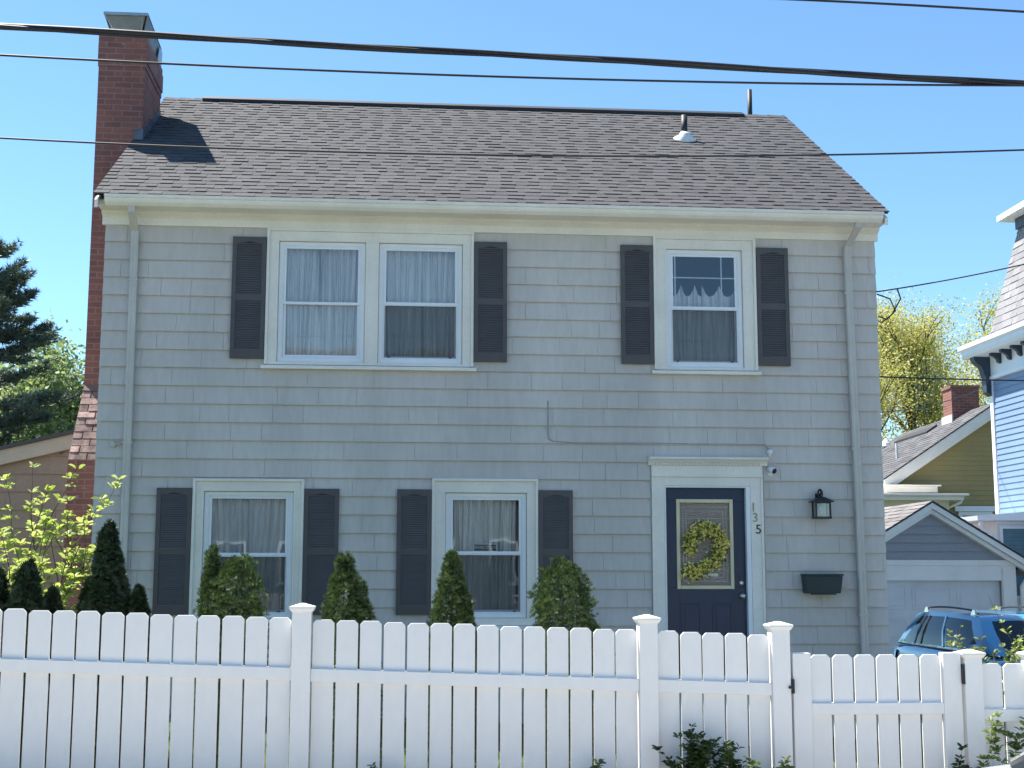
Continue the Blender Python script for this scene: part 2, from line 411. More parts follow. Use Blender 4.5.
# ================================================================== GROUND
def gz(x, y=0):
    X = max(-14, min(15, x)); return -.1-.035*X-.08*max(0, X-7.5)
def sheet(name, xs, ys, mat, dz=0., kind='structure'):
    mb = MB(); n = len(ys)
    vs = [(x, y, gz(x)+dz) for x in xs for y in ys]
    fs = [(i*n+j, (i+1)*n+j, (i+1)*n+j+1, i*n+j+1) for i in range(len(xs)-1) for j in range(n-1)]
    mb.mesh(vs, fs); o = mb.build(name, mat); tag(o, kind=kind); return o
def lin(a, b, n): return [a+(b-a)*i/n for i in range(n+1)]
XS = [-900, -60]+lin(-14, 15, 58)+[60, 900]
sheet('ground', XS, [-900, -60]+lin(-40, 60, 20)+[200, 1500], 'lawn', -.16)
sheet('road', XS[1:-1], [-16.0, -12, -8.2], 'asphalt', -.12)
sheet('lawn', [-14, -9]+lin(-8, 8.9, 34), [-5.6, 0, 14], 'lawn', 0)
sheet('flower_bed', lin(-8, 8.9, 34), [-5.75, -5.2, -4.6], 'soil', .012)
sheet('pavement', XS[1:-1], [-8.0, -7, -5.8], 'concrete', 0.)
mb = MB()
for a, b in zip(XS[1:-1], XS[2:-1]):
    mb.hexa([(a, -8.2, gz(a)-.2), (b, -8.2, gz(b)-.2), (b, -8.0, gz(b)-.2), (a, -8.0, gz(a)-.2)],
            [(a, -8.2, gz(a)+.004), (b, -8.2, gz(b)+.004), (b, -8.0, gz(b)+.004), (a, -8.0, gz(a)+.004)])
tag(mb.build('kerb', 'concrete'), kind='structure')
sheet('driveway', lin(9.2, 14.3, 10), [-5.8, 0, 8.2], 'asphalt', .0)
sheet('opposite_pavement', XS[1:-1], [-19, -16.2], 'concrete', -.0)
# grass blades behind the fence
rnd = random.Random(5); mb = MB()
for i in range(9000):
    x = rnd.uniform(-1.5, 8.8); y = -5.1+rnd.random()**1.3*4.8; h = rnd.uniform(.04, .10) if y > -4.7 else rnd.uniform(.05, .16)
    a = rnd.uniform(0, 6.28); dx, dy = math.cos(a)*.006, math.sin(a)*.006; z = gz(x); lx, ly = rnd.uniform(-.03, .03), rnd.uniform(-.03, .03)
    mb.face([(x-dx, y-dy, z), (x+dx, y+dy, z), (x+lx, y+ly, z+h)])
tag(mb.build('grass', 'grass_blade', fix=False), 'short green grass behind the white picket fence', 'grass', kind='stuff')

# ================================================================== THE HOUSE
W, DEP, RY, RZ = 8.747, 7.13, 3.565, 7.945
EZ, EYY = 5.437, -.40
house = empty('grey_house', (0, 0, 0), label='two-storey grey shingled house with dark shutters, navy front door and brick side chimney', cat='house')
# openings (x0,x1,z0,z1)
FR = dict(a=(1.905, 2.870, 3.672, 5.045), b=(3.020, 3.962, 3.672, 5.045), s=(6.295, 7.180, 3.672, 5.045),
          l=(1.165, 2.130, .868, 2.235), m=(3.790, 4.690, .868, 2.235))
DOOR = (6.235, 7.210, .20, 2.325)
openings = list(FR.values())+[DOOR]
front = lambda u, d, z: (u, -d, z)
mb = MB(); walls_with_holes(mb, front, 0.0, W, .05, 5.42, openings, .14)
mb.box(0, .14, .14, DEP, .05, 5.42); mb.box(W-.14, W, .14, DEP, .05, 5.42); mb.box(.14, W-.14, DEP-.14, DEP, .05, 5.42)
for x0, x1 in ((0.002, .14), (W-.14, W-.002)):
    mb.prism([(.0, 5.42), (DEP, 5.42), (RY, 7.80)], x0, x1, 'x')
mb.build('wall', 'siding', house)
mb = MB()
for z in (.22, 2.72, 5.30): mb.box(.16, W-.16, .16, DEP-.16, z, z+.08)
for x in (2.9, 5.6): mb.box(x, x+.1, .16, DEP-.16, .3, 5.3)
mb.box(.16, W-.16, 3.4, 3.5, .3, 5.3)
mb.build('interior_partition', 'interior', house)
mb = MB(); mb.box(-.01, W+.01, -.01, DEP+.01, -1.3, .048); mb.build('foundation', 'concrete', house)
casing_holes = [(1.77, 4.09, 3.60, 5.4), (6.14, 7.335, 3.60, 5.4), (1.045, 2.245, .76, 2.375), (3.64, 4.815, .74, 2.395), (6.08, 7.37, -1, 2.61)]
E_ = .2008; ZR = 5.0-1*E_     # bottom of a course
rnd = random.Random(11); mb = MB()
hl = [(a, b, c, d) for a, b, c, d in casing_holes]
siding(mb, front, .06, 5.25, E_, 5.0-30*E_, lambda z: -.012, lambda z: W+.012, hl, t=.022, joints=(.26, 1.4), rnd=rnd, jit=.0007)
mb.build('front_shingle_siding', 'siding', house)
mb = MB(); s1 = random.Random(3)
gl = lambda z: 0 if z < 5.43 else (z-5.43)/.66
gr = lambda z: DEP if z < 5.43 else DEP-(z-5.43)/.66
siding(mb, lambda u, d, z: (-d, u, z), .06, 7.75, E_, 5.0-30*E_, gl, gr, (), t=.016, joints=(.2, .9), rnd=s1, jit=.001)
siding(mb, lambda u, d, z: (W+d, u, z), .06, 7.75, E_, 5.0-30*E_, gl, gr, (), t=.016, joints=(.2, .9), rnd=s1, jit=.001)
siding(mb, lambda u, d, z: (u, DEP+d, z), .06, 5.3, E_, 5.0-30*E_, lambda z: 0, lambda z: W, (), t=.016)
mb.build('side_shingle_siding', 'siding', house, fix=False)

# roof
XL, XR = -.071, 8.799
sl = (RZ-EZ)/(RY-EYY); ang = math.atan(sl); SLEN = math.hypot(RZ-EZ, RY-EYY)
mb = MB()
Vv = Vector((0, math.cos(ang), math.sin(ang))); Nn = Vector((0, -math.sin(ang), math.cos(ang)))
th = .035
yb = 2*RY-EYY
mb.prism([(EYY+.02, EZ), (RY, RZ-.012), (yb-.02, EZ), (yb-.02, EZ-.018), (RY, RZ-.065), (EYY+.02, EZ-.018)], XL+.004, XR-.004, 'x')
roof = mb.build('roof', 'pipe_black', house)
roof['label'] = 'grey asphalt shingle gable roof'
mb = MB(); rnd = random.Random(21)
shingles(mb, (XL, EYY-.012, EZ-.004), (1, 0, 0), Vv, Nn, SLEN-.02, lambda v: 0, lambda v: XR-XL, .1425, .14, rnd, .0025, .0105)
shingles(mb, (XL, yb+.012, EZ-.012), (1, 0, 0), Vector((0, -math.cos(ang), math.sin(ang))), Vector((0, math.sin(ang), math.cos(ang))), SLEN-.02, lambda v: 0, lambda v: XR-XL, .1425, .3, rnd)
mb.build('roof_shingles', 'roof_shingle', roof, fix=False)
# ridge caps + ridge vent
mb = MB()
x = XL
while x < XR-.01:
    x1 = min(x+.21, XR); 
    for sgn in (-1, 1):
        mb.hexa([(x, RY, RZ+.004), (x1, RY, RZ+.001), (x1, RY+sgn*.13, RZ-.083), (x, RY+sgn*.13, RZ-.079)],
                [(x, RY, RZ+.022), (x1, RY, RZ+.010), (x1, RY+sgn*.13, RZ-.070), (x, RY+sgn*.13, RZ-.062)])
    x = x1
mb.build('ridge_cap', 'roof_shingle', roof, fix=False)
mb = MB()
for sgn in (-1, 1):
    y0 = RY+sgn*.002
    mb.hexa([(.47, y0, RZ+.020), (8.16, y0, RZ+.020), (8.16, RY+sgn*.15, RZ-.078), (.47, RY+sgn*.15, RZ-.078)],
            [(.47, y0, RZ+.046), (8.16, y0, RZ+.046), (8.16, RY+sgn*.150, RZ-.034), (.47, RY+sgn*.150, RZ-.034)])
mb.build('ridge_vent', 'pipe_black', roof, fix=False)
# vent pipe with white flashing, rear pipe
mb = MB()
c = Vector((7.02, 2.215, 7.09))
mb.lathe((0, 0, 0), [(.155, 0), (.15, .012), (.085, .05), (.062, .10)], 20)
q = Nn.to_track_quat('Z', 'Y').to_matrix()
mb.v = [tuple(q @ Vector(p)*1.0+c+Nn*.014) for p in mb.v]
mb.box(6.88, 7.17, 2.215, 2.2151, 7.09, 7.0901)
mb.v = mb.v[:-8]; mb.f = mb.f[:-6]
mb.build('vent_flashing', 'white_metal', roof, smooth=True)
mb = MB(); mb.tube([(7.02, 2.23, 7.10), (7.02, 2.23, 7.44)], .043, 16); mb.build('vent_pipe', 'pipe_black', roof, smooth=True)
mb = MB(); mb.tube([(8.33, 3.75, 7.7), (8.33, 3.75, 8.40)], .036, 12); mb.build('vent_pipe', 'pipe_black', roof, smooth=True)

# cornice, gutter, frieze
prof = [(0.002, 5.188), (-.034, 5.188), (-.034, 5.268), (-.044, 5.272), (-.060, 5.288), (-.088, 5.300), (-.100, 5.312), (-.102, 5.330), (-.262, 5.330), (-.262, 5.340), (-.268, 5.342), (-.268, 5.405), (0.002, 5.52)]
mb = MB(); mb.prism(prof, -.045, W+.045, 'x'); cor = mb.build('cornice', 'trim', house)
for xx in (XL+.008, XR-.045):
    mb = MB()
    mb.hexa([(xx, EYY+.02, EZ-.15), (xx+.037, EYY+.02, EZ-.15), (xx+.037, RY, RZ-.21), (xx, RY, RZ-.21)], [(xx, EYY+.02, EZ-.062), (xx+.037, EYY+.02, EZ-.062), (xx+.037, RY, RZ-.077), (xx, RY, RZ-.077)])
    mb.hexa([(xx, yb-.02, EZ-.15), (xx+.037, yb-.02, EZ-.15), (xx+.037, RY+.001, RZ-.21), (xx, RY+.001, RZ-.21)], [(xx, yb-.02, EZ-.062), (xx+.037, yb-.02, EZ-.062), (xx+.037, RY+.001, RZ-.077), (xx, RY+.001, RZ-.077)])
    mb.build('rake_board', 'trim', house)
gp = [(-.272, 5.428), (-.272, 5.325), (-.345, 5.322), (-.362, 5.335), (-.384, 5.352), (-.396, 5.372), (-.400, 5.392), (-.416, 5.402), (-.420, 5.432), (-.413, 5.432), (-.408, 5.408), (-.39, 5.40), (-.37, 5.36), (-.345, 5.333), (-.28, 5.335), (-.28, 5.428)]
mb = MB(); mb.prism(gp, .045, W-.01, 'x')
for xx in (.045, W-.013): mb.prism([g for g in gp[:9]], xx, xx+.003, 'x')
mb.build('gutter', 'trim', house, fix=False)
def spout(pts, name='downspout'):
    mb = MB(); w2, d2 = .040, .030
    sec = []
    for p in pts:
        x, y, z = p; sec.append([(x-w2, y-d2, z), (x-w2*.55, y-d2-.006, z), (x, y-d2, z), (x+w2*.55, y-d2-.006, z), (x+w2, y-d2, z), (x+w2, y+d2, z), (x-w2, y+d2, z)])
    n = 7
    for k in range(len(sec)-1):
        i = len(mb.v); mb.v += sec[k]+sec[k+1]
        mb.f += [(i+j, i+(j+1) % n, i+n+(j+1) % n, i+n+j) for j in range(n)]
    for z in (4.55, 2.75, .9):
        for a, b in zip(pts, pts[1:]):
            if b[2] < z < a[2]:
                f = (a[2]-z)/(a[2]-b[2]); x = a[0]+(b[0]-a[0])*f; y = a[1]+(b[1]-a[1])*f
                mb.box(x-.052, x+.052, y-.038, y+.04, z-.012, z+.012)
    return mb.build(name, 'spout_paint', house)
spout([(.325, -.32, 5.33), (.325, -.30, 5.26), (.325, -.075, 5.10), (.327, -.068, 5.0), (.340, -.062, 1.9), (.345, -.062, .10)])
spout([(8.47, -.32, 5.33), (8.465, -.30, 5.27), (8.41, -.085, 5.10), (8.405, -.070, 5.0), (8.44, -.062, 2.4), (8.46, -.062, .05)])

# windows -------------------------------------------------
rndc = random.Random(77)
def curtain_mesh(x0, x1, z0, z1, y, amp=.02, waves=9, seed=0, top_scallop=None, taper=.0):
    mb = MB(); nx, nz = 110, 10; rc = random.Random(seed); ph = [rc.uniform(0, 6.28) for _ in range(4)]
    vs = []
    for i in range(nx+1):
        u = i/nx; zt = z1
        if top_scallop:
            n = top_scallop; q = (u*n) % 1; zt = z1-.135*math.sin(math.pi*q)**.75
        for j in range(nz+1):
            t = j/nz; z = z0+(zt-z0)*t; uu = u+taper*(1-t)*math.sin(u*6.28)*.1
            yy = y+.02+1.7*amp*(math.sin(waves*6.28*u+ph[0]+.6*math.sin(3*z))+.5*math.sin(waves*2.3*6.28*u+ph[1])+.3*math.sin(waves*.47*6.28*u+ph[2]+z))
            vs.append((x0+(x1-x0)*uu, yy, z))
    n = nz+1
    fs = [(i*n+j, (i+1)*n+j, (i+1)*n+j+1, i*n+j+1) for i in range(nx) for j in range(nz)]
    mb.mesh(vs, fs); return mb
def window(k, zm, curtains, screen=True, grille=False, tint='white and double-hung'):
    x0, x1, z0, z1 = FR[k]
    mb = MB(); g = .003
    # outer vinyl frame, stepped
    mb.ring(x0+g, x1-g, z0+g, z1-g, .042, .006, .10)
    mb.ring(x0+.042+g, x1-.042-g, z0+.042+g, z1-.042-g, .012, .014, .09)
    win = mb.build('window', 'vinyl_white', house, bevel=.002)
    a, b = x0+.058, x1-.058
    mb = MB(); mb.ring(a, b, zm-.014, z1-.056, .026, .018, .040, wb=.030, wt=.022); mb.build('upper_sash', 'vinyl_white', win, bevel=.002)
    mb = MB(); mb.ring(a, b, z0+.056, zm+.012, .028, .046, .080, wb=.034, wt=.026); mb.build('lower_sash', 'vinyl_white', win, bevel=.002)
    mb = MB(); mb.face([(a+.02, .022, zm+.01), (b-.02, .022, zm+.01), (b-.02, .022, z1-.07), (a+.02, .022, z1-.07)]); mb.build('pane', 'window_glass', win, fix=False)
    mb = MB(); mb.face([(a+.02, .062, z0+.08), (b-.02, .062, z0+.08), (b-.02, .062, zm-.008), (a+.02, .062, zm-.008)]); mb.build('pane', 'window_glass', win, fix=False)
    if screen:
        mb = MB(); mb.face([(a+.006, .018, z0+.06), (b-.006, .018, z0+.06), (b-.006, .018, zm-.016), (a+.006, .018, zm-.016)]); mb.build('insect_screen', 'insect_screen', win, fix=False)
        mb = MB(); mb.ring(a+.001, b-.001, z0+.057, zm-.016, .010, .012, .026); mb.build('screen_frame', 'vinyl_white', win)
        for xx in (a+.05, b-.09):
            mb = MB(); mb.box(xx, xx+.03, .004, .012, z0+.066, z0+.080); mb.build('screen_latch', 'pipe_black', win)
    if grille:
        mb = MB()
        for xx in (6.405, 6.945): mb.box(xx-.007, xx+.007, .028, .036, zm+.012, z1-.07)
        mb.box(a+.02, b-.02, .029, .035, 4.722-.007, 4.722+.007); mb.build('grille', 'vinyl_white', win)
    for i, cdef in enumerate(curtains):
        mat, cx0, cx1, cz0, cz1, y, amp, waves, sc = cdef
        curtain_mesh(cx0, cx1, cz0, cz1, y, amp, waves, hash((k, i)) % 999 if False else (ord(k)*7+i*13), sc, 1.).build('curtain', mat, win, smooth=True, fix=False)
    return win
# a: double window left
window('a', 4.345, [('curtain_white', 1.93, 2.42, 3.6, 5.1, .098, .014, 5, None), ('curtain_white', 2.40, 2.86, 3.6, 5.1, .104, .014, 5, None)], screen=False)
window('b', 4.358, [('curtain_white', 3.04, 3.50, 3.6, 5.1, .098, .014, 4, None), ('curtain_white', 3.49, 3.95, 3.6, 5.1, .104, .014, 5, None)])
window('s', 4.368, [('curtain_sheer', 6.33, 6.73, 3.6, 4.66, .098, .010, 5, 2.5), ('curtain_sheer', 6.735, 7.14, 3.6, 4.66, .098, .010, 4, 2.0)], grille=True)
window('l', 1.555, [('curtain_sheer', 1.2, 2.10, .85, 2.3, .098, .014, 10, None)])
window('m', 1.578, [('curtain_white', 3.82, 4.16, .85, 2.3, .098, .013, 4, None), ('curtain_white', 4.15, 4.58, .85, 2.3, .104, .014, 5, None)])
def casing(x0, x1, z0, z1, inner, sill_z, ext=.04, top=True):
    """flat board casing with raised back band; inner = list of (x0,x1,z0,z1) openings"""
    mb = MB()
    xs = sorted({x0, x1} | {i[0] for i in inner} | {i[1] for i in inner})
    ih = [(i[0]-.0, i[1]+.0, i[2]-.0, i[3]+.0) for i in inner]
    walls_with_holes(mb, lambda u, d, z: (u, -.024+(-d), z) if d == 0 else (u, -.001, z), x0+.03, x1-.03, sill_z+.03, z1-.03, ih, .02)
    mb.box(x0, x0+.03, -.050, .002, sill_z+.031, z1); mb.box(x1-.03, x1, -.050, .002, sill_z+.031, z1); mb.box(x0+.03, x1-.03, -.050, .002, z1-.03, z1)
    for i in inner:   # inner bead
        mb.box(i[0]-.022, i[0]-.004, -.031, -.02, i[2], i[3]+.022); mb.box(i[1]+.004, i[1]+.022, -.031, -.02, i[2], i[3]+.022); mb.box(i[0]-.004, i[1]+.004, -.031, -.02, i[3]+.004, i[3]+.022)
    c = mb.build('window_casing', 'trim', house, bevel=.002, fix=True)
    mb = MB(); mb.hexa([(x0-ext, -.075, sill_z-.022), (x1+ext, -.075, sill_z-.022), (x1+ext, .001, sill_z-.016), (x0-ext, .001, sill_z-.016)],
                       [(x0-ext, -.075, sill_z+.016), (x1+ext, -.075, sill_z+.016), (x1+ext, .001, sill_z+.030), (x0-ext, .001, sill_z+.030)])
    mb.build('sill', 'trim', c, bevel=.003)
casing(1.772, 4.088, 0, 5.187, [FR['a'], FR['b']], 3.610, .035)
casing(6.142, 7.335, 0, 5.187, [FR['s']], 3.610, .030)
casing(1.045, 2.245, 0, 2.372, [FR['l']], .790, .03)
casing(3.640, 4.815, 0, 2.392, [FR['m']], .760, .03)
# little warning sign behind the pane
sg = empty('window_sign', (4.23, .05, 1.592), label='small dark blue sign with pale lettering behind the middle ground-floor window', cat='sign')
mb = MB(); mb.box(4.097, 4.368, .0405, .0425, 1.592, 1.680); p = mb.build('sign_board', 'sign_text', sg)
mb = MB(); mb.box(4.110, 4.355, .0375, .040, 1.600, 1.668); mb.build('sign_face', 'sign_blue', sg)
def text(name, body, size, loc, mat, parent, ext=.001, rot=(R(90), 0, 0), align='CENTER', sx=1.):
    cu = bpy.data.curves.new(name, 'FONT'); cu.body = body; cu.size = size; cu.extrude = ext; cu.align_x = align; cu.align_y = 'CENTER'
    cu.materials.append(MT[mat]); o = bpy.data.objects.new(name, cu); COL.objects.link(o); o.parent = parent
    bpy.context.view_layer.update()
    me = bpy.data.meshes.new_from_object(o.evaluated_get(bpy.context.evaluated_depsgraph_get())); me.name = name
    bpy.data.objects.remove(o); o = bpy.data.objects.new(name, me); COL.objects.link(o); o.parent = parent
    o.location = Vector(loc)-WL(parent); o.rotation_euler = rot; o.scale = (sx, 1, 1); return o
text('sign_lettering', 'BEWARE OF DOG', .050, (4.232, .0362, 1.635), 'sign_text', sg, sx=.64)

# shutters ------------------------------------------------
def shutter_mesh(wd, h):
    mb = MB(); st = .048
    mb.box(0, st, -.036, 0, 0, h); mb.box(wd-st, wd, -.036, 0, 0, h)
    mid = h*.47
    mb.box(st, wd-st, -.034, 0, 0, .10); mb.box(st, wd-st, -.034, 0, mid, mid+.07)
    n = 12; x0, x1 = st, wd-st; zt = h-.055          # arched head
    for i in range(n):
        a, b = i/n, (i+1)/n; ar = lambda t: zt-.030*(1-math.sin(math.pi*t))**.8
        mb.hexa([(x0+(x1-x0)*a, -.034, ar(a)-.0), (x0+(x1-x0)*b, -.034, ar(b)), (x0+(x1-x0)*b, 0, ar(b)), (x0+(x1-x0)*a, 0, ar(a))],
                [(x0+(x1-x0)*a, -.034, h), (x0+(x1-x0)*b, -.034, h), (x0+(x1-x0)*b, 0, h), (x0+(x1-x0)*a, 0, h)])
    mb.box(st, wd-st, -.004, -.001, .09, h-.04)
    def louvres(a, b):
        n = int((b-a)/.0245); s = (b-a)/n
        for i in range(n):
            z = a+i*s
            mb.hexa([(st, -.032, z), (wd-st, -.032, z), (wd-st, -.027, z+s*.84), (st, -.027, z+s*.84)],
                    [(st, -.010, z+.001), (wd-st, -.010, z+.001), (wd-st, -.010, z+s*.84), (st, -.010, z+s*.84)])
    louvres(.10, mid); louvres(mid+.07, h-.062)
    return mb
def shutter_at(x, z, wd, h, src=None):
    if src is None:
        o = shutter_mesh(wd, h).build('shutter', 'shutter_paint', house, local=True)
    else:
        o = src.copy(); COL.objects.link(o); o.parent = house
    o.location = (x, -.020, z); return o
s_up = shutter_at(1.395, 3.700, .372, 1.375)
for x in (4.092, 5.765, 7.340): shutter_at(x, 3.700, 0, 0, s_up)
s_lo = shutter_at(.664, .905, .378, 1.362)
for x in (2.249, 3.258, 4.822): shutter_at(x, .905, 0, 0, s_lo)

# front door ----------------------------------------------
mb = MB()
x0, x1, z0, z1 = DOOR
mb.box(6.091, x0-.002, -.030, .002, .06, 2.325+.10); mb.box(x1+.002, 7.357, -.030, .002, .06, 2.325+.10)     # side casings
mb.box(6.091, 6.118, -.044, -.0302, .06, 2.42); mb.box(7.330, 7.357, -.044, -.0302, .06, 2.42)
mb.box(x0-.0015, x1+.0015, -.030, .002, 2.327, 2.425)
mb.box(6.091, 7.357, -.036, .002, 2.4255, 2.556)             # frieze
mb.box(6.091, 7.357, -.048, -.0362, 2.4255, 2.445)
mb.prism([(.002, 2.5565), (-.045, 2.5565), (-.045, 2.585), (-.062, 2.590), (-.070, 2.605), (-.098, 2.618), (-.105, 2.630), (-.105, 2.645), (.002, 2.660)], 6.058, 7.412, 'x')
x = 6.10
while x < 7.345:
    mb.box(x, x+.019, -.064, -.0455, 2.556, 2.584); x += .038
dc = mb.build('door_casing', 'trim', house, bevel=.0015)
mb = MB(); mb.box(x0+.001, x0+.016, -.028, .13, z0+.05, z1-.001); mb.box(x1-.048, x1-.001, -.028, .13, z0+.05, z1-.001); mb.box(x0+.0161, x1-.0482, -.028, .13, z1-.016, z1-.001)
mb.box(x1-.060, x1-.0485, .075, .13, z0+.05, z1-.017)
mb.build('door_jamb', 'vinyl_white', dc)
mb = MB(); mb.box(x0-.02, x1+.02, -.10, .14, z0, z0+.049); mb.build('threshold', 'galvanised', dc)
dx0, dx1, dz0, dz1 = 6.253, 7.158, .255, 2.305
mb = MB()
gx0, gx1, gz0, gz1 = 6.378, 7.024, 1.182, 2.182
walls_with_holes(mb, lambda u, d, z: (u, .045-d, z), dx0, dx1, dz0, dz1, [(gx0+.02, gx1-.02, gz0+.02, gz1-.02)], .045)
for (a, b) in ((6.415, 6.640), (6.770, 6.995)):
    mb.ring(a, b, .45, 1.03, .018, .038, .046); mb.box(a+.045, b-.045, .040, .046, .495, .985)
door = mb.build('front_door', 'door_navy', house, bevel=.002); door['label'] = 'navy blue front door with framed oval-free decorative glass'; door['label'] = 'navy blue front door with a tall decorative glass light'
mb = MB(); mb.ring(gx0, gx1, gz0, gz1, .040, .028, .0452); mb.build('glass_frame', 'gold_frame', door, bevel=.006)
mb = MB(); mb.box(gx0+.03, gx1-.03, .052, .060, gz0+.03, gz1-.03); mb.build('decorative_pane', 'decorative_glass', door)
mb = MB()
cxg, czg = (gx0+gx1)/2, (gz0+gz1)/2
mb.ring(gx0+.075, gx1-.075, gz0+.085, gz1-.085, .005, .046, .052)
mb.ring(gx0+.110, gx1-.110, gz0+.13, gz1-.13, .005, .046, .052)
for a in (.22, .42):
    mb.box(gx0+.04, gx1-.04, .046, .052, gz0+a, gz0+a+.004)
    mb.box(gx0+.04, gx1-.04, .046, .052, gz1-a, gz1-a+.004)
mb.box(gx0+.18, gx1-.18, .044, .052, gz0+.14, gz0+.175)
mb.build('lead_came', 'galvanised', door)
mb = MB(); mb.lathe((7.110, .045, 1.107), [(.030, 0), (.030, -.008), (.012, -.012), (.012, -.03), (.028, -.038), (.030, -.052), (.018, -.062)], 18, 'y'); mb.build('door_knob', 'nickel', door, smooth=True)
mb = MB(); mb.lathe((7.105, .045, 1.250), [(.028, 0), (.028, -.008), (.024, -.018), (.012, -.020)], 18, 'y'); mb.build('deadbolt', 'nickel', door, smooth=True)
# numbers
for ch, x, z, m_, lb in (('1', 7.243, 2.088, 'old_brass', 'gold number 1'), ('3', 7.262, 1.972, 'old_brass', 'faded grey-gold number 3'), ('5', 7.296, 1.842, 'black_ink', 'black number 5')):
    o = text('house_number', ch, .145, (x, -.0335, z), m_, house, .003); o['label'] = lb
# stoop
st = empty('door_step', (6.72, -.5, .02), label='concrete step below the navy front door', cat='step')
mb = MB(); mb.box(6.0, 7.5, -1.1, -.02, -.5, .19); mb.build('slab', 'concrete', st, bevel=.01)
mb = MB(); mb.box(5.9, 7.6, -1.45, -1.102, -.5, .02); mb.build('tread', 'concrete', st, bevel=.01)
# thin cable stapled on the siding
mb = MB()
pts = [(4.928, -.022, 3.27), (4.93, -.024, 3.1), (4.928, -.024, 2.90), (4.94, -.024, 2.84), (4.985, -.024, 2.815), (5.2, -.024, 2.80), (6.0, -.024, 2.805), (6.6, -.022, 2.80), (7.40, -.022, 2.80), (7.44, -.024, 2.74)]
mb.tube(pts, .0062, 6); mb.build('wall_cable', 'cable_grey', house, smooth=True)
mb = MB(); mb.sphere((.175, -.03, 2.735), .035, 12, (1, .6, 1)); mb.tube([(.175, -.03, 2.735), (.30, -.03, 2.75)], .008, 6); mb.build('wall_cap', 'spout_paint', house, smooth=True)

# chimney -------------------------------------------------
cx0, cx1, cy0, cy1, cyl = -.53, .035, 1.55, 2.67, .93
mb = MB()
mb.box(cx0, cx1, cy0, cy1, 3.60, 7.62); mb.box(cx0-.008, cx1+.010, cy0-.008, cy1+.010, 7.621, 7.70); mb.box(cx0-.012, cx1+.022, cy0-.012, cy1+.022, 7.701, 7.93)
mb.box(cx0-.012, cx1+.012, cy0-.012, cy1+.012, 7.931, 8.02)
mb.prism([(cyl, -1.2), (cyl, 2.640), (cy0+.004, 3.598), (cy1, 3.598), (cy1, -1.2)], cx0+.002, cx1-.002, 'x')
chim = mb.build('chimney', 'chimney_brick', house, fix=True); chim['label'] = 'tall dark red brick chimney'
# sloping shoulder: stepped bricks laid on the slope
mb = MB(); rnd = random.Random(8)
sv = Vector((0, cy0-cyl, 3.598-2.640)); sL = sv.length; sv.normalize(); sn = Vector((0, -sv.z, sv.y))
k = 0; v = 0
while v < sL-.02:
    v1 = min(v+.104, sL); x = cx0+.002-(.10 if k % 2 else 0)
    while x < cx1-.002:
        x1 = min(x+.205, cx1-.002); xx = max(x, cx0+.002)
        if x1-xx > .01:
            h0, h1 = .012+rnd.uniform(-.004, .008), .004+rnd.uniform(0, .008); P = Vector((0, cyl, 2.640))
            q = lambda X, vv, h: tuple(P+sv*vv+sn*h+Vector((X, 0, 0)))
            mb.hexa([q(xx+.004, v, -.01), q(x1-.004, v, -.01), q(x1-.004, v1-.006, -.01), q(xx+.004, v1-.006, -.01)], [q(xx+.004, v, h0), q(x1-.004, v, h0), q(x1-.004, v1-.006, h1), q(xx+.004, v1-.006, h1)])
        x += .212
    v = v1; k += 1
paint('shoulder_paint', (.30, .205, .185), .9, .45, 9, island=.30, fine=.35, bm=.6)
mb.build('brick_shoulder', 'shoulder_paint', chim)
# flashing
mb = MB()
rz = lambda y: EZ+(y-EYY)*sl
mb.hexa([(XL+.01, cy0-.012, rz(cy0)-.02), (cx1+.014, cy0-.012, rz(cy0)-.02), (cx1+.014, cy0+.0, rz(cy0)-.02), (XL+.01, cy0, rz(cy0)-.02)],
        [(XL+.01, cy0-.012, rz(cy0)+.14), (cx1+.014, cy0-.012, rz(cy0)+.14), (cx1+.014, cy0, rz(cy0)+.14), (XL+.01, cy0, rz(cy0)+.14)])
y = cy0
while y < cy1-.02:
    y1 = min(y+.16, cy1+.02)
    mb.hexa([(cx1-.001, y, rz(y)-.02), (cx1+.012, y, rz(y)-.02), (cx1+.012, y1-.006, rz(y1)-.02), (cx1-.001, y1-.006, rz(y1)-.02)],
            [(cx1-.001, y, rz(y)+.15), (cx1+.012, y, rz(y)+.15), (cx1+.012, y1-.006, rz(y)+.17), (cx1-.001, y1-.006, rz(y)+.17)])
    y = y1
mb.build('flashing', 'lead_flashing', chim)
# crown and metal cap
mb = MB(); mb.hexa([(cx0-.0, cy0, 8.021), (cx1, cy0, 8.021), (cx1, cy1, 8.021), (cx0, cy1, 8.021)], [(cx0+.1, cy0+.1, 8.07), (cx1-.1, cy0+.1, 8.07), (cx1-.1, cy1-.1, 8.07), (cx0+.1, cy1-.1, 8.07)])
mb.build('crown', 'concrete', chim)
ZC = 8.285
mb = MB()
mb.hexa([(-.475, 1.45, ZC), (.070, 1.45, ZC), (.03, 2.66, ZC+.01), (-.475, 2.66, ZC+.01)], [(-.475, 1.45, ZC+.006), (.070, 1.45, ZC+.006), (.03, 2.66, ZC+.016), (-.475, 2.66, ZC+.016)])
mb.box(-.475, .070, 1.443, 1.4495, ZC-.03, ZC+.008)
cap = mb.build('chimney_cap', 'galvanised', chim)
mb = MB()
mb.hexa([(-.400, 1.58, 8.03), (-.394, 1.58, 8.03), (-.394, 2.62, 8.03), (-.400, 2.62, 8.03)], [(-.482, 1.452, ZC-.001), (-.476, 1.452, ZC-.001), (-.476, 2.65, ZC), (-.482, 2.65, ZC)])
mb.build('cap_side', 'white_metal', cap)
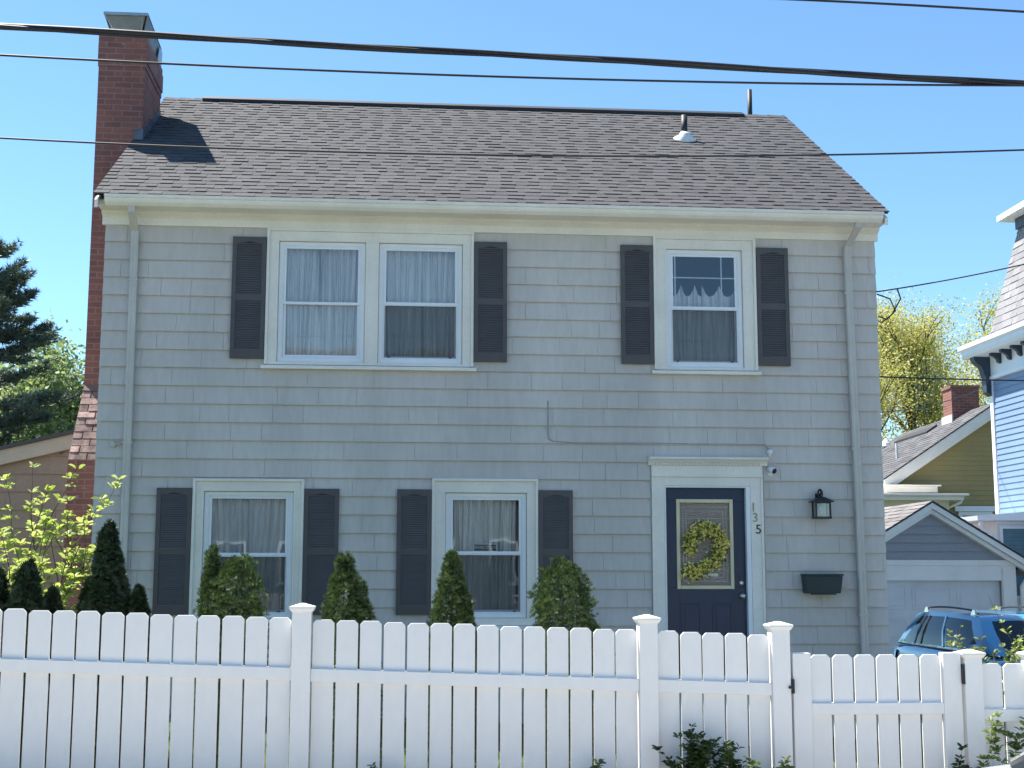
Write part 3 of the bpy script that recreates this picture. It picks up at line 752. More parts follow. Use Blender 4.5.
mb = MB(); mb.hexa([(-.02, 1.60, 8.03), (-.012, 1.60, 8.03), (-.012, 2.60, 8.03), (-.02, 2.60, 8.03)], [(.055, 1.47, ZC-.001), (.063, 1.47, ZC-.001), (.022, 2.65, ZC), (.014, 2.65, ZC)])
mb.build('cap_side', 'dark_metal', cap)  # right side in a darker, mottled grey metal than the left
mb = MB(); mb.face([(-.37, 1.56, 8.03), (-.04, 1.56, 8.03), (.04, 1.462, ZC-.002), (-.46, 1.462, ZC-.002)]); mb.build('cap_mesh', 'insect_screen_pale', cap, fix=False)
for (x, y) in ((-.37, 1.60), (-.03, 1.60), (-.2, 2.58)):
    mb = MB(); mb.box(x-.008, x+.008, y-.008, y+.008, 8.03, ZC-.001); mb.build('cap_leg', 'galvanised', cap)
mb = MB(); mb.tube([(-.37, 1.585, 8.03), (-.03, 1.585, ZC)], .006, 6); mb.build('cap_brace', 'galvanised', cap)
mb = MB(); mb.tube([(-.37, 1.57, ZC), (-.03, 1.57, 8.03)], .006, 6); mb.build('cap_brace', 'galvanised', cap)
mb = MB(); mb.box(-.33, -.08, 1.8, 2.4, 8.05, 8.20); mb.build('flue', 'concrete', cap)
mb = MB(); mb.hexa([(.020, 2.40, 8.03), (.026, 2.40, 8.03), (.026, 2.70, 8.03), (.020, 2.70, 8.03)], [(.034, 2.45, ZC-.03), (.040, 2.45, ZC-.03), (.040, 2.66, ZC-.03), (.034, 2.66, ZC-.03)]); mb.build('cap_flap', 'galvanised', cap)

# ================================================================== THINGS ON THE FACADE
la = empty('wall_lantern', (7.99, -.02, 2.12), label='black wall lantern with clear glass right of the front door', cat='wall lamp')
cx, cy = 7.992, -.135
mb = MB(); mb.box(cx-.035, cx+.035, -.032, -.014, 2.08, 2.25); mb.build('back_plate', 'black_metal', la, bevel=.004)
mb = MB(); pts = [(cx, -.03, 2.13+.06)]
for i in range(13):
    t = math.pi*(1-i/12); pts.append((cx, -.0825+.0525*math.cos(t), 2.245+.045*math.sin(t)))
pts.append((cx, cy, 2.20)); mb.tube(pts, .010, 8); mb.tube([(cx+.026*math.sin(q), -.10, 2.243+.050*math.cos(q)) for q in lin(0, 6.2832, 20)], .0085, 8); mb.build('arm', 'black_metal', la, smooth=True)
mb = MB()
mb.hexa([(cx-.115, cy-.10, 2.155), (cx+.115, cy-.10, 2.155), (cx+.115, cy+.10, 2.155), (cx-.115, cy+.10, 2.155)], [(cx-.03, cy-.03, 2.205), (cx+.03, cy-.03, 2.205), (cx+.03, cy+.03, 2.205), (cx-.03, cy+.03, 2.205)])
mb.box(cx-.118, cx+.118, cy-.102, cy+.102, 2.146, 2.1548); mb.build('roof_cap', 'black_metal', la)
mb = MB()
for sx in (-1, 1):
    for sy in (-1, 1): mb.box(cx+sx*.080-.008, cx+sx*.080+.008, cy+sy*.066-.008, cy+sy*.066+.008, 1.985, 2.146)
mb.box(cx-.092, cx+.092, cy-.078, cy+.078, 1.962, 1.9845); mb.box(cx-.072, cx+.072, cy-.072, cy-.062, 2.130, 2.146)
mb.build('cage', 'black_metal', la)
mb = MB(); mb.face([(cx-.071, cy-.065, 1.985), (cx+.071, cy-.065, 1.985), (cx+.071, cy-.065, 2.13), (cx-.071, cy-.065, 2.13)]); mb.build('glass', 'lantern_glass', la, fix=False)
for sx in (-1, 1):
    mb = MB(); q = [(cx+sx*.079, cy+sx*-.057, 1.985), (cx+sx*.079, cy+sx*.057, 1.985), (cx+sx*.079, cy+sx*.057, 2.146), (cx+sx*.079, cy-sx*.057, 2.146)]; mb.face(q); mb.build('glass', 'lantern_glass', la, fix=False)
mb = MB(); mb.lathe((cx, cy, 1.985), [(.016, 0), (.016, .04), (.012, .045), (.026, .07), (.030, .09), (.020, .118), (.004, .126)], 14); mb.build('bulb', 'lamp_clear', la, smooth=True)

bx = empty('wall_planter', (7.98, -.02, 1.13), label='dark blue-green trough box mounted on the siding below the wall lantern', cat='wall box')
mb = MB(); mb.hexa([(7.785, -.165, 1.138), (8.175, -.165, 1.138), (8.175, -.02, 1.138), (7.785, -.02, 1.138)], [(7.768, -.195, 1.330), (8.195, -.195, 1.330), (8.195, -.02, 1.330), (7.768, -.02, 1.330)])
mb.build('trough', 'mailbox_green', bx, bevel=.006)
mb = MB(); mb.box(7.762, 8.202, -.203, -.02, 1.331, 1.353); mb.build('rim', 'mailbox_green', bx, bevel=.004)
mb = MB(); mb.box(7.84, 8.12, -.175, -.150, 1.122, 1.1375); mb.build('bracket', 'mailbox_green', bx)

sc = empty('security_camera', (7.47, -.02, 2.49), label='white bullet security camera with black lens beside the door hood', cat='security camera')
d = Vector((.45, -.80, -.38)).normalized(); c0 = Vector((7.455, -.05, 2.515))
mb = MB(); mb.tube([c0-d*.035, c0-d*.03, c0+d*.045, c0+d*.05], [.022, .036, .036, .034], 16); mb.build('housing', 'white_plastic', sc, smooth=True)
mb = MB(); mb.tube([c0+d*.0505, c0+d*.058], [.032, .028], 16); mb.build('lens', 'black_metal', sc, smooth=True)
mb = MB(); mb.lathe((7.452, -.015, 2.47), [(.028, 0), (.028, -.012), (.012, -.016)], 14, 'y'); mb.tube([(7.452, -.03, 2.47), (7.455, -.05, 2.50)], .010, 8); mb.build('mount', 'white_plastic', sc)
se = empty('motion_sensor', (7.445, -.02, 2.70), label='small round white sensor on the siding above the security camera', cat='sensor')
mb = MB(); mb.lathe((7.447, -.015, 2.715), [(.030, 0), (.032, -.02), (.028, -.05), (.010, -.064)], 16, 'y'); mb.build('dome', 'white_plastic', se, smooth=True)
mb = MB(); mb.box(7.437, 7.457, -.045, -.015, 2.665, 2.690); mb.build('bracket', 'white_plastic', se)

# wreath: curl of leaves and blossoms
wr = empty('door_wreath', (6.70, 0, 1.62), label='yellow and green leafy wreath hanging on the navy front door', cat='wreath')
rnd = random.Random(4); my, mg = MB(), MB(); spine = []
C = Vector((6.705, .012, 1.665))
for i in range(61):
    t = i/60; a = R(196-t*250); r = .180-.02*t
    spine.append(C+Vector((r*math.cos(a)*1.03, 0, r*math.sin(a)*1.08)))
for i in range(1, 26):
    t = i/25; spine.append(spine[60]*(1-t)+Vector((6.49, .012, 1.375))*t+Vector((0, 0, -.05*math.sin(3.14*t))))
mb = MB(); mb.tube(spine, .011, 6); mb.build('twig_ring', 'stem', wr)
for i, p in enumerate(spine):
    for j in range(20):
        o = Vector((rnd.gauss(0, .040), rnd.uniform(-.05, .02), rnd.gauss(0, .040))); c = p+o
        s = rnd.uniform(.015, .028); a = Vector((rnd.gauss(0, 1), rnd.gauss(0, .6), rnd.gauss(0, 1))).normalized(); b = a.cross(Vector((rnd.gauss(0, .5), 1, rnd.gauss(0, .5)))).normalized()
        tgt = my if rnd.random() < .70 else mg
        tgt.mesh([c-a*s, c+b*s*.55, c+a*s, c-b*s*.55], [(0, 1, 2, 3)])
my.build('blossom', 'wreath_yellow', wr, fix=False); mg.build('foliage', 'wreath_green', wr, fix=False)

# ================================================================== FENCE
FY = -5.2
def ftop(x): return 1.122-.0351*x
def picket(parent, x0, x1, zt, zb, y=FY+.012, dep=.022):
    mb = MB(); c = .024; w_ = x1-x0
    poly = [(x0, zb), (x1, zb), (x1, zt-c), (x1-c, zt), (x0+c, zt), (x0, zt-c)]
    mb.prism(poly, y-dep, y, 'y'); return mb.build('picket', 'fence_white', parent, bevel=.003)
def post(x, zt, label, wd=.133):
    e = empty('fence_post', (x, FY, gz(x)), label=label, cat='fence post', group='white vinyl fence posts')
    h = wd/2; cz = zt-.034
    mb = MB(); mb.box(x-h, x+h, FY-h, FY+h, gz(x)-.3, cz-.012); mb.build('shaft', 'fence_white', e, bevel=.004)
    mb = MB(); a = h+.006; b_ = h+.022
    mb.hexa([(x-a, FY-a, cz-.026), (x+a, FY-a, cz-.026), (x+a, FY+a, cz-.026), (x-a, FY+a, cz-.026)], [(x-b_, FY-b_, cz), (x+b_, FY-b_, cz), (x+b_, FY+b_, cz), (x-b_, FY+b_, cz)])
    mb.box(x-b_, x+b_, FY-b_, FY+b_, cz+.0005, cz+.010)
    t = .012
    mb.hexa([(x-b_, FY-b_, cz+.0105), (x+b_, FY-b_, cz+.0105), (x+b_, FY+b_, cz+.0105), (x-b_, FY+b_, cz+.0105)], [(x-t, FY-t, zt), (x+t, FY-t, zt), (x+t, FY+t, zt), (x-t, FY+t, zt)])
    mb.build('cap', 'fence_white', e, bevel=.002); return e
def panel(x0, x1, n, ztf, label, rail_off, rails=True, zb_off=.06):
    e = empty('picket_fence_panel', ((x0+x1)/2, FY, gz((x0+x1)/2)), label=label, cat='fence panel', group='white picket fence panels')
    p = (x1-x0)/n
    rj = random.Random(int(x0*100)+3)
    for i in range(n):
        k_ = rj.uniform(-.0022, .0022); a = x0+i*p+.0075+k_; b = x0+(i+1)*p-.0075+k_; xm = (a+b)/2
        picket(e, a, b, ztf(xm)+rj.uniform(-.004, .004), gz(xm)+zb_off)
    for off, hh in ((rail_off, .089), (1.14, .089)):
        mb = MB(); za, zc = ztf(x0)-off, ztf(x1)-off
        mb.hexa([(x0, FY-.042, za-hh), (x1, FY-.042, zc-hh), (x1, FY+.030, zc-hh), (x0, FY+.030, za-hh)], [(x0, FY-.042, za), (x1, FY-.042, zc), (x1, FY+.030, zc), (x0, FY+.030, za)])
        mb.build('rail', 'fence_white', e, bevel=.004)
    return e
panel(.230, 2.551, 14, ftop, 'longest-looking white picket fence panel, at the far left below the dark arborvitae', .338)
panel(2.685, 5.010, 14, ftop, 'white picket fence panel in front of the middle ground-floor window and cone shrubs', .340)
panel(5.144, 5.973, 5, ftop, 'short white picket panel of five pickets in front of the navy door', .340)
post(.165, 1.17, 'white fence post beyond the left end of the picket fence')
post(2.618, 1.140, 'white capped fence post between the two long picket panels, below the left window')
post(5.077, 1.058, 'white capped fence post left of the navy front door')
post(6.040, 1.008, 'tall white capped fence post the gate latches against')
post(7.462, .805, 'short white fence post on the hinge side of the gate')
post(7.945, .80, 'white fence post at the right end, near the parked silver car roof')
panel(7.532, 7.876, 2, lambda x: .703-.01*(x-7.6), 'narrow white panel of two pickets right of the gate', .325)
panel(8.014, 9.00, 6, lambda x: .690-.03*(x-8), 'white picket panel beyond the right end of the photo', .325)
panel(-2.30, .095, 14, ftop, 'white picket panel continuing past the left edge', .338)
# gate
g = empty('picket_gate', (6.75, FY, gz(6.75)), label='white picket garden gate with two square stiles and six pickets', cat='gate')
for (a, b) in ((6.128, 6.262), (7.243, 7.377)):
    mb = MB(); mb.box(a, b, FY-.045, FY+.035, gz(6.7)+.03, .782); mb.build('stile', 'fence_white', g, bevel=.005)
p = (7.243-6.262)/6
for i in range(6): picket(g, 6.262+i*p+.0085, 6.262+(i+1)*p-.0085, .768, gz(6.7)+.06)
for zz in (.428, -.20):
    mb = MB(); mb.box(6.2625, 7.2425, FY-.040, FY+.030, zz-.082, zz); mb.build('rail', 'fence_white', g, bevel=.004)
mb = MB(); mb.box(6.108, 6.130, FY-.075, FY-.046, .50, .60); mb.box(6.085, 6.120, FY-.085, FY-.070, .535, .552); mb.build('latch', 'black_metal', g, bevel=.002)
for zz in (.56, -.15):
    mb = MB(); mb.box(7.3775, 7.394, FY-.070, FY-.03, zz, zz+.14); mb.build('hinge', 'black_metal', g)

# ================================================================== PLANTS NEAR THE HOUSE
def arborvitae(name, lobes, base, label, mat='arborvitae_leaf', seed=1, dens=1.0, group='evergreen shrubs behind the fence'):
    """lobes: (x, y, height, radius, roundness)"""
    rnd = random.Random(seed); e = empty(name, base, label=label, cat='shrub', group=group)
    mb = MB(); tr = MB(); zb = base[2]
    for (x, y, h, r, rd) in lobes:
        tr.tube([(x, y, zb-.05), (x, y, zb+h*.9)], [.025, .005], 6)
        tips = int((5600 if rd else 4200)*dens*(h*r)/.45)
        for i in range(tips):
            t = rnd.random()**.8; a = rnd.uniform(0, 6.283)
            if rd: prof = math.sqrt(max(0, 1-max(0, (t-.74)/.26)**2))*(.80+.2*min(1, t*1.2))
            else: prof = (1-t)**.62*1.10+.05
            nz = noise.noise(Vector((x*3+math.cos(a)*1.6, seed+math.sin(a)*1.6, t*5)))
            nz2 = noise.noise(Vector((math.cos(a)*3.5+seed, math.sin(a)*3.5, t*13))); rr = r*prof*(1+.34*nz+.40*nz2)*rnd.uniform(.62, 1.04)*(1.12 if rnd.random() < .06 else 1)
            c = Vector((x+rr*math.cos(a), y+rr*math.sin(a), zb+.02+t*h*(1+.04*nz+.02*nz2)))
            out = Vector((math.cos(a), math.sin(a), 0))
            up_ = (Vector((0, 0, 1))*rnd.uniform(.7, 1.3)+out*rnd.uniform(.15, .8)+Vector((rnd.gauss(0, .3), rnd.gauss(0, .3), 0))).normalized()
            sd_ = up_.cross(Vector((rnd.gauss(0, 1), rnd.gauss(0, 1), rnd.gauss(0, .4)))).normalized()
            s = rnd.uniform(.022, .044)
            # flat spray: five small fingers
            for k in (-2, -1, 0, 1, 2):
                dr = (up_+sd_*k*.50).normalized(); p0 = c+sd_*k*s*.16; tip = p0+dr*s*(1-.13*abs(k)); wv = sd_*(s*.085)
                mb.mesh([p0-wv, p0+wv, (p0+tip)/2+wv*1.3, tip, (p0+tip)/2-wv*1.3], [(0, 1, 2, 3, 4)])
    tr.build('trunk', 'bark', e); mb.build('foliage', mat, e, fix=False); return e
G = lambda x: gz(x)
arborvitae('arborvitae', [(.94, -3.7, 1.84, .25, 0), (1.19, -3.65, 1.34, .18, 0), (.80, -3.6, 1.40, .21, 0), (.99, -3.6, 1.5, .24, 0)], (1.0, -3.7, G(1)), 'tallest, very dark pointed arborvitae in front of the left downspout', 'shaded_arborvitae_leaf', 2, 1.5)
arborvitae('arborvitae', [(.37, -3.9, 1.50, .27, 0), (.10, -3.8, 1.46, .26, 0), (.55, -3.8, 1.3, .2, 0)], (.35, -3.9, G(.3)), 'low dark arborvitae at the left edge under the lime green bush', 'shaded_arborvitae_leaf', 3, 1.5)
arborvitae('round_evergreen', [(1.83, -4.1, 1.66, .20, 0), (2.03, -4.15, 1.60, .23, 1), (1.95, -4.0, 1.3, .26, 1)], (1.93, -4.1, G(1.9)), 'two-topped green evergreen bush in front of the left ground-floor window', seed=4)
arborvitae('cone_evergreen', [(2.86, -4.1, 1.66, .29, 0), (2.98, -4.05, 1.44, .19, 0)], (2.88, -4.1, G(2.9)), 'cone-shaped green evergreen between the two ground-floor windows, beside the fence post cap', seed=6)
arborvitae('cone_evergreen', [(3.71, -4.1, 1.70, .285, 0), (3.82, -4.05, 1.35, .2, 0)], (3.72, -4.1, G(3.7)), 'narrow cone-shaped evergreen in front of the middle window', seed=7, dens=1.3)
arborvitae('round_evergreen', [(4.60, -4.1, 1.66, .235, 1), (4.80, -4.0, 1.20, .17, 1)], (4.62, -4.1, G(4.6)), 'full rounded green evergreen below the right shutter of the middle window', seed=9, dens=1.15)

def leaf(mb, c, d, n, s, wd=.5, fold=.12):
    """folded oval leaf: c base, d direction, n up-ish"""
    sd_ = d.cross(n).normalized(); n2 = sd_.cross(d)
    p = [c, c+d*s*.35+sd_*s*wd*.5+n2*s*fold, c+d*s*.75+sd_*s*wd*.36+n2*s*fold, c+d*s-n2*s*.06, c+d*s*.75-sd_*s*wd*.36+n2*s*fold, c+d*s*.35-sd_*s*wd*.5+n2*s*fold, c+d*s*.5]
    mb.mesh(p, [(0, 1, 2, 6), (6, 2, 3), (0, 6, 4, 5), (6, 3, 4)])
def leafy(name, base, stems, label, mat, cat, seed, lsize, nleaf, stem_r=.008, spread=.5, group=None, cluster=5, wd=.55, lean=(0, 0), start=.25):
    rnd = random.Random(seed); e = empty(name, base, label=label, cat=cat, group=group); st_, lf = MB(), MB(); B = Vector(base)
    def grow(p, d, ln, r, lvl):
        pts = [p.copy()]; seg = 6; q = p.copy()
        for i in range(seg):
            d = (d+Vector((rnd.gauss(0, .12), rnd.gauss(0, .12), rnd.gauss(.02, .06)))).normalized(); q = q+d*ln/seg; pts.append(q.copy())
        st_.tube(pts, [r*(1-.75*i/seg) for i in range(seg+1)], 5)
        if lvl < 1:
            for k in range(rnd.randint(2, 4)):
                i = rnd.randint(2, seg-1); a = rnd.uniform(0, 6.28)
                grow(pts[i], (d+Vector((math.cos(a), math.sin(a), .25))*rnd.uniform(.5, 1.0)).normalized(), ln*rnd.uniform(.3, .5), r*.5, lvl+1)
        nn = int(nleaf*(1 if lvl == 0 else .6))
        for k in range(nn):
            t = start+(1-start)*rnd.random()**.8 if lvl == 0 else rnd.random(); i = min(seg-1, int(t*seg)); f = t*seg-i; c = pts[i].lerp(pts[i+1], f)
            for j in range(cluster):
                a = rnd.uniform(0, 6.28); dd = (Vector((math.cos(a), math.sin(a), rnd.uniform(-.3, .6)))+d*.4).normalized()
                leaf(lf, c+dd*lsize*.15, dd, Vector((rnd.gauss(0, .35), rnd.gauss(0, .35), 1)).normalized(), lsize*rnd.uniform(.6, 1.15), wd)
    for k in range(stems[0]):
        a = rnd.uniform(0, 6.28); tilt = rnd.uniform(.05, spread)
        d = Vector((math.cos(a)*tilt+lean[0], math.sin(a)*tilt+lean[1], 1)).normalized()
        grow(B+Vector((rnd.gauss(0, .05), rnd.gauss(0, .04), -.02)), d, rnd.uniform(*stems[1]), stem_r, 0)
    st_.build('stem', 'stem', e); lf.build('foliage', mat, e, fix=False); return e
leafy('lime_shrub', (.12, -3.0, G(.1)), (17, (1.25, 2.3)), 'lime green sunlit leafy bush in front of the brick chimney at the left edge', 'lime_leaf', 'shrub', 14, .078, 16, .012, .42, cluster=5, lean=(-.05, 0), start=.35)
for (x, n, hh, sd_, lb, mt_, ls) in ((5.38, 10, (.36, .54), 21, 'dark green rose bush at the fence foot below the navy door', 'rose_leaf', .045),
                            (5.60, 7, (.25, .46), 22, 'smaller dark green rose plant right of the rose bush at the fence foot', 'rose_leaf', .042),
                            (5.91, 2, (.36, .46), 23, 'thin pale green seedling beside the tall gate post', 'pale_leaf', .045),
                            (7.42, 4, (.35, .48), 24, 'dark green low plant at the foot of the short gate hinge post', 'rose_leaf', .045),
                            (7.66, 3, (.56, .74), 25, 'pale green upright plant in front of the two-picket panel right of the gate', 'pale_leaf', .055),
                            (3.20, 3, (.18, .28), 26, 'tiny green plant tip at the bottom of the left-middle picket panel', 'rose_leaf', .04),
                            (4.68, 4, (.20, .30), 27, 'small pale green plant at the fence foot below the round evergreen', 'pale_leaf', .042)):
    leafy('garden_plant', (x, -5.42, gz(x)), (n, hh), lb, mt_, 'plant', sd_, ls, 16, .004, .26, 'low plants along the front of the fence', 4, .55, start=.15)
leafy('leafy_shrub', (7.95, -4.6, gz(7.9)), (12, (1.0, 1.30)), 'light green leafy shrub rising behind the fence in front of the blue car', 'pale_leaf', 'shrub', 31, .05, 12, .008, .35, cluster=4)
leafy('leafy_shrub', (8.35, -4.4, gz(8.3)), (10, (1.0, 1.4)), 'light green leafy shrub at the right edge behind the fence', 'lime_leaf', 'shrub', 32, .05, 12, .008, .35, cluster=4)

# ================================================================== TAN COTTAGE (left)
tc = empty('tan_cottage', (-3.5, 6, gz(-3)), label='low tan shingled building behind the brick chimney at the left edge', cat='cottage')
rk = lambda x: 3.53+.245*(x+.1)     # top of the rake
mb = MB(); mb.prism([(-7, -.5), (-.3, -.5), (-.3, rk(-.3)-.1), (-7, rk(-7)-.1)], 4.0, 9.5, 'y'); mb.build('wall', 'tan_siding', tc)
mb = MB(); siding(mb, lambda u, d, z: (u, 4.0-d, z), 0, 3.3, .245, .0, lambda z: max(-7.0, -.1+(z+.10-3.53)/.245), lambda z: -.3, (), t=.018, joints=(.25, .9), rnd=random.Random(2)); mb.build('shingle_siding', 'tan_siding', tc)
mb = MB(); mb.prism([(-7.4, rk(-7.4)-.22), (-.2, rk(-.2)-.22), (-.2, rk(-.2)-.02), (-7.4, rk(-7.4)-.02)], 3.90, 3.97, 'y'); mb.build('rake_board', 'tan_trim', tc)
mb = MB(); mb.prism([(-7.45, rk(-7.45)-.018), (-.2, rk(-.2)-.018), (-.2, rk(-.2)+.03), (-7.45, rk(-7.45)+.03)], 3.86, 9.7, 'y'); mb.build('roof', 'far_shingle', tc)

# ================================================================== GARAGE (right)
ga = empty('garage', (12.5, 8, gz(12.5)), label='small detached garage with grey gable and pale panelled door behind the blue car', cat='garage')
GX, GZ = 12.47, 2.60; gsl = .60
ge = lambda x: GZ-gsl*abs(x-GX)
mb = MB(); gb = gz(12.5)-.3
mb.prism([(11.12, gb), (13.98, gb), (13.98, ge(13.98)-.06), (GX, GZ-.06), (11.12, ge(11.12)-.06)], 8.13, 13.6, 'y')
mb.box(11.12, 11.24, 8.0, 8.129, gb, 1.57); mb.box(13.72, 13.98, 8.0, 8.129, gb, 1.57); mb.box(11.24, 13.72, 8.0, 8.129, 1.25, 1.57)
mb.build('wall', 'garage_siding', ga)
mb = MB(); siding(mb, lambda u, d, z: (u, 8.0-d, z), 1.60, 2.50, .148, 1.60, lambda z: GX-(GZ-.10-z)/gsl, lambda z: GX+(GZ-.10-z)/gsl, (), t=.024)
mb.prism([(GX-1.6, 1.58), (GX+1.6, 1.58), (GX, GZ-.07)], 8.03, 8.12, 'y'); mb.build('gable_siding', 'garage_siding', ga)
mb = MB(); mb.box(11.08, 14.02, 7.955, 7.999, 1.50, 1.598); mb.box(11.10, 13.72, 7.965, 7.999, 1.245, 1.499); mb.box(13.721, 13.98, 7.965, 7.999, gb, 1.499); mb.box(11.10, 11.24, 7.965, 7.999, gb, 1.2449)
mb.box(13.735, 13.765, 7.95, 7.9645, gb, 1.45)
mb.build('trim', 'trim', ga, bevel=.004)
mb = MB()
for s_ in (-1, 1):
    ex = 1.86
    for (o0, o1, y0, y1) in ((.02, .12, 7.80, 7.84), (.121, .20, 7.86, 7.999)):
        f = lambda x, o: (x, GZ-gsl*abs(x-GX)-o)
        mb.prism([f(GX, o1), f(GX+s_*ex, o1), f(GX+s_*ex, o0), f(GX, o0)], y0, y1, 'y')
mb.build('rake_board', 'trim', ga)
mb = MB()
for s_ in (-1, 1): mb.prism([(GX, GZ-.018), (GX+s_*1.9, GZ-.018-gsl*1.9), (GX+s_*1.9, GZ+.012-gsl*1.9), (GX, GZ+.012)], 7.79, 13.8, 'y')
gro = mb.build('roof', 'pipe_black', ga)
mb = MB(); rnd = random.Random(31); ga_a = math.atan(gsl)
for s_ in (-1, 1):
    shingles(mb, (GX+s_*1.91, 7.785, GZ+.013-gsl*1.91), (0, 1, 0), (-s_*math.cos(ga_a), 0, math.sin(ga_a)), (s_*math.sin(ga_a), 0, math.cos(ga_a)), 1.91/math.cos(ga_a), lambda v: 0, lambda v: 6.0, .14, .4, rnd)
mb.build('roof_shingles', 'tan_shingle', gro, fix=False)
gd = MB(); gd.box(11.2405, 13.7195, 8.06, 8.11, gb+.2, 1.2445)
for r_ in range(4):
    z_ = 1.2-r_*.53-.45
    for c_ in range(3):
        a_ = 11.34+c_*.80; gd.ring(a_, a_+.70, z_, z_+.38, .03, 8.054, 8.0595); gd.box(a_+.06, a_+.64, 8.053, 8.0595, z_+.06, z_+.32)
gd.build('garage_door', 'garage_door_paint', ga, bevel=.004)
mb = MB(); mb.tube([(14.22, 7.86, 1.40), (14.15, 7.9, 1.30), (14.06, 7.93, 1.15), (14.06, 7.93, gb)], .035, 8); mb.build('downspout', 'trim', ga, smooth=True)
mb = MB(); mb.box(GX+1.86, GX+1.98, 7.80, 13.8, GZ-gsl*1.9-.13, GZ-gsl*1.9-.02); mb.build('gutter', 'trim', ga)
la2 = MB(); la2.box(11.03, 11.11, 7.86, 7.95, .55, .80); la2.build('side_lamp', 'black_metal', ga)

# ================================================================== OLIVE HOUSE (far right)
oh = empty('olive_house', (18.25, 18.0, gz(15)), R(-3.7), label='olive clapboard house with grey gable roof and brick chimney beyond the garage', cat='house')
# local coordinates: x across, y back, z relative to the base
OZ = gz(15); az = 5.673-OZ; osl = .667; hw = 2.62; OL = 7.4
wz = az-osl*hw-.1
mb = MB(); mb.prism([(-hw, -.5), (hw, -.5), (hw, wz), (0, az-.10), (-hw, wz)], 0, OL, 'y'); mb.build('wall', 'olive_siding', oh, local=True)
mb = MB(); siding(mb, lambda u, d, z: (u, -d, z), .3, az-.15, .125, .3, lambda z: -min(hw, (az-.12-z)/osl), lambda z: min(hw, (az-.12-z)/osl), (), t=.014)
siding(mb, lambda u, d, z: (-hw-d, u, z), .3, wz, .125, .3, lambda z: 0, lambda z: OL, (), t=.014)
mb.build('clapboard_siding', 'olive_siding', oh, local=True, fix=False)
mb = MB(); oe = hw+.30
for s_ in (-1, 1):
    mb.prism([(0, az-.03), (s_*oe, az-.03-osl*oe), (s_*oe, az-osl*oe), (0, az)], -.34, OL+.25, 'y')
oro = mb.build('roof', 'pipe_black', oh, local=True)
mb = MB(); oa = math.atan(osl); rnd = random.Random(41)
for s_ in (-1, 1):
    shingles(mb, (s_*(oe+.01), -.35, az+.001-osl*(oe+.01)), (0, 1, 0), (-s_*math.cos(oa), 0, math.sin(oa)), (s_*math.sin(oa), 0, math.cos(oa)), oe/math.cos(oa), lambda v: 0, lambda v: OL+.6, .16, .5, rnd)
mb.build('roof_shingles', 'far_shingle', oro, local=True, fix=False)
mb = MB()
for s_ in (-1, 1):
    mb.prism([(0, az-.035), (s_*oe, az-.035-osl*oe), (s_*oe, az-.25-osl*oe), (0, az-.25)], -.32, -.27, 'y')
    mb.prism([(0, az-.16), (s_*oe, az-.16-osl*oe), (s_*oe, az-.36-osl*oe), (0, az-.36)], -.269, -.015, 'y')
mb.build('rake_board', 'trim', oh, local=True)
mb = MB(); zz = 3.50-OZ
mb.box(-2.98, -1.62, -.42, -.02, zz-.13, zz+.02); mb.box(-3.05, -1.55, -.50, -.02, zz+.021, zz+.06); mb.build('cornice_return', 'trim', oh, local=True, bevel=.01)
pc = MB(); zp = 3.24-OZ
pc.box(-3.6, -1.25, -1.2, -.02, zp-.10, zp); pc.box(-3.7, -1.15, -1.3, -.02, zp+.001, zp+.05)
pcr = pc.build('porch_roof', 'trim', oh, local=True, bevel=.01)
pw = MB(); pw.box(-3.5, -1.55, -1.0, -.02, .2, zp-.101); pw.build('porch_wall', 'cream_siding', oh, local=True)
pw = MB(); pw.box(-3.2, -1.8, -1.03, -1.001, zp-.60, zp-.36); pw.build('porch_window', 'car_glass', oh, local=True)
pw = MB(); pw.tube([(-1.25, -1.15, zp), (-1.3, -1.1, zp-.15), (-1.6, -.9, zp-.30), (-1.6, -.9, .2)], .04, 8); pw.build('downspout', 'trim', oh, local=True, smooth=True)
pw = MB(); pw.box(-1.10, -.05, -.12, -.018, 3.05-OZ-.13, 3.05-OZ); pw.ring(-1.0, -.15, 1.3-OZ, 2.915-OZ, .10, -.07, -.018)
ow = pw.build('window', 'vinyl_white', oh, local=True); pw = MB(); pw.box(-.9, -.25, -.05, -.04, 1.4-OZ, 2.815-OZ); pw.box(-.9, -.25, -.06, -.03, 2.1-OZ, 2.15-OZ); pw.build('pane', 'car_glass', ow, local=True)
mb = MB(); mb.box(-.42, .32, 1.75, 2.45, az-.5, az+.62); mb.box(-.45, .35, 1.72, 2.48, az+.621, az+.70); och = mb.build('chimney', 'far_brick', oh, local=True)
mb = MB(); mb.box(-.46, -.421, 1.70, 2.50, az-.40, az-.10); mb.build('chimney_flashing', 'white_metal', och, local=True)
def on_roof(x, y, h): return Vector((x, y, az+osl*x+h))
mb = MB(); q = [on_roof(-.72, 3.0, .03), on_roof(-.42, 3.0, .03), on_roof(-.42, 6.0, .03), on_roof(-.72, 6.0, .03)]
mb.hexa([(v.x, v.y, v.z-.03) for v in q], [(v.x, v.y, v.z+.04) for v in q]); mb.build('roof_vent_strip', 'pipe_black', oro, local=True)
mb = MB(); v = on_roof(-1.9, 1.9, 0); mb.tube([v, v+Vector((0, 0, .42))], .035, 8); mb.build('vent_pipe', 'white_metal', oro, local=True)
mb = MB(); v = on_roof(-.7, 6.9, 0); mb.lathe(v, [(.18, 0), (.14, .1), (.03, .25)], 10); mb.build('roof_vent_cap', 'white_metal', oro, local=True)

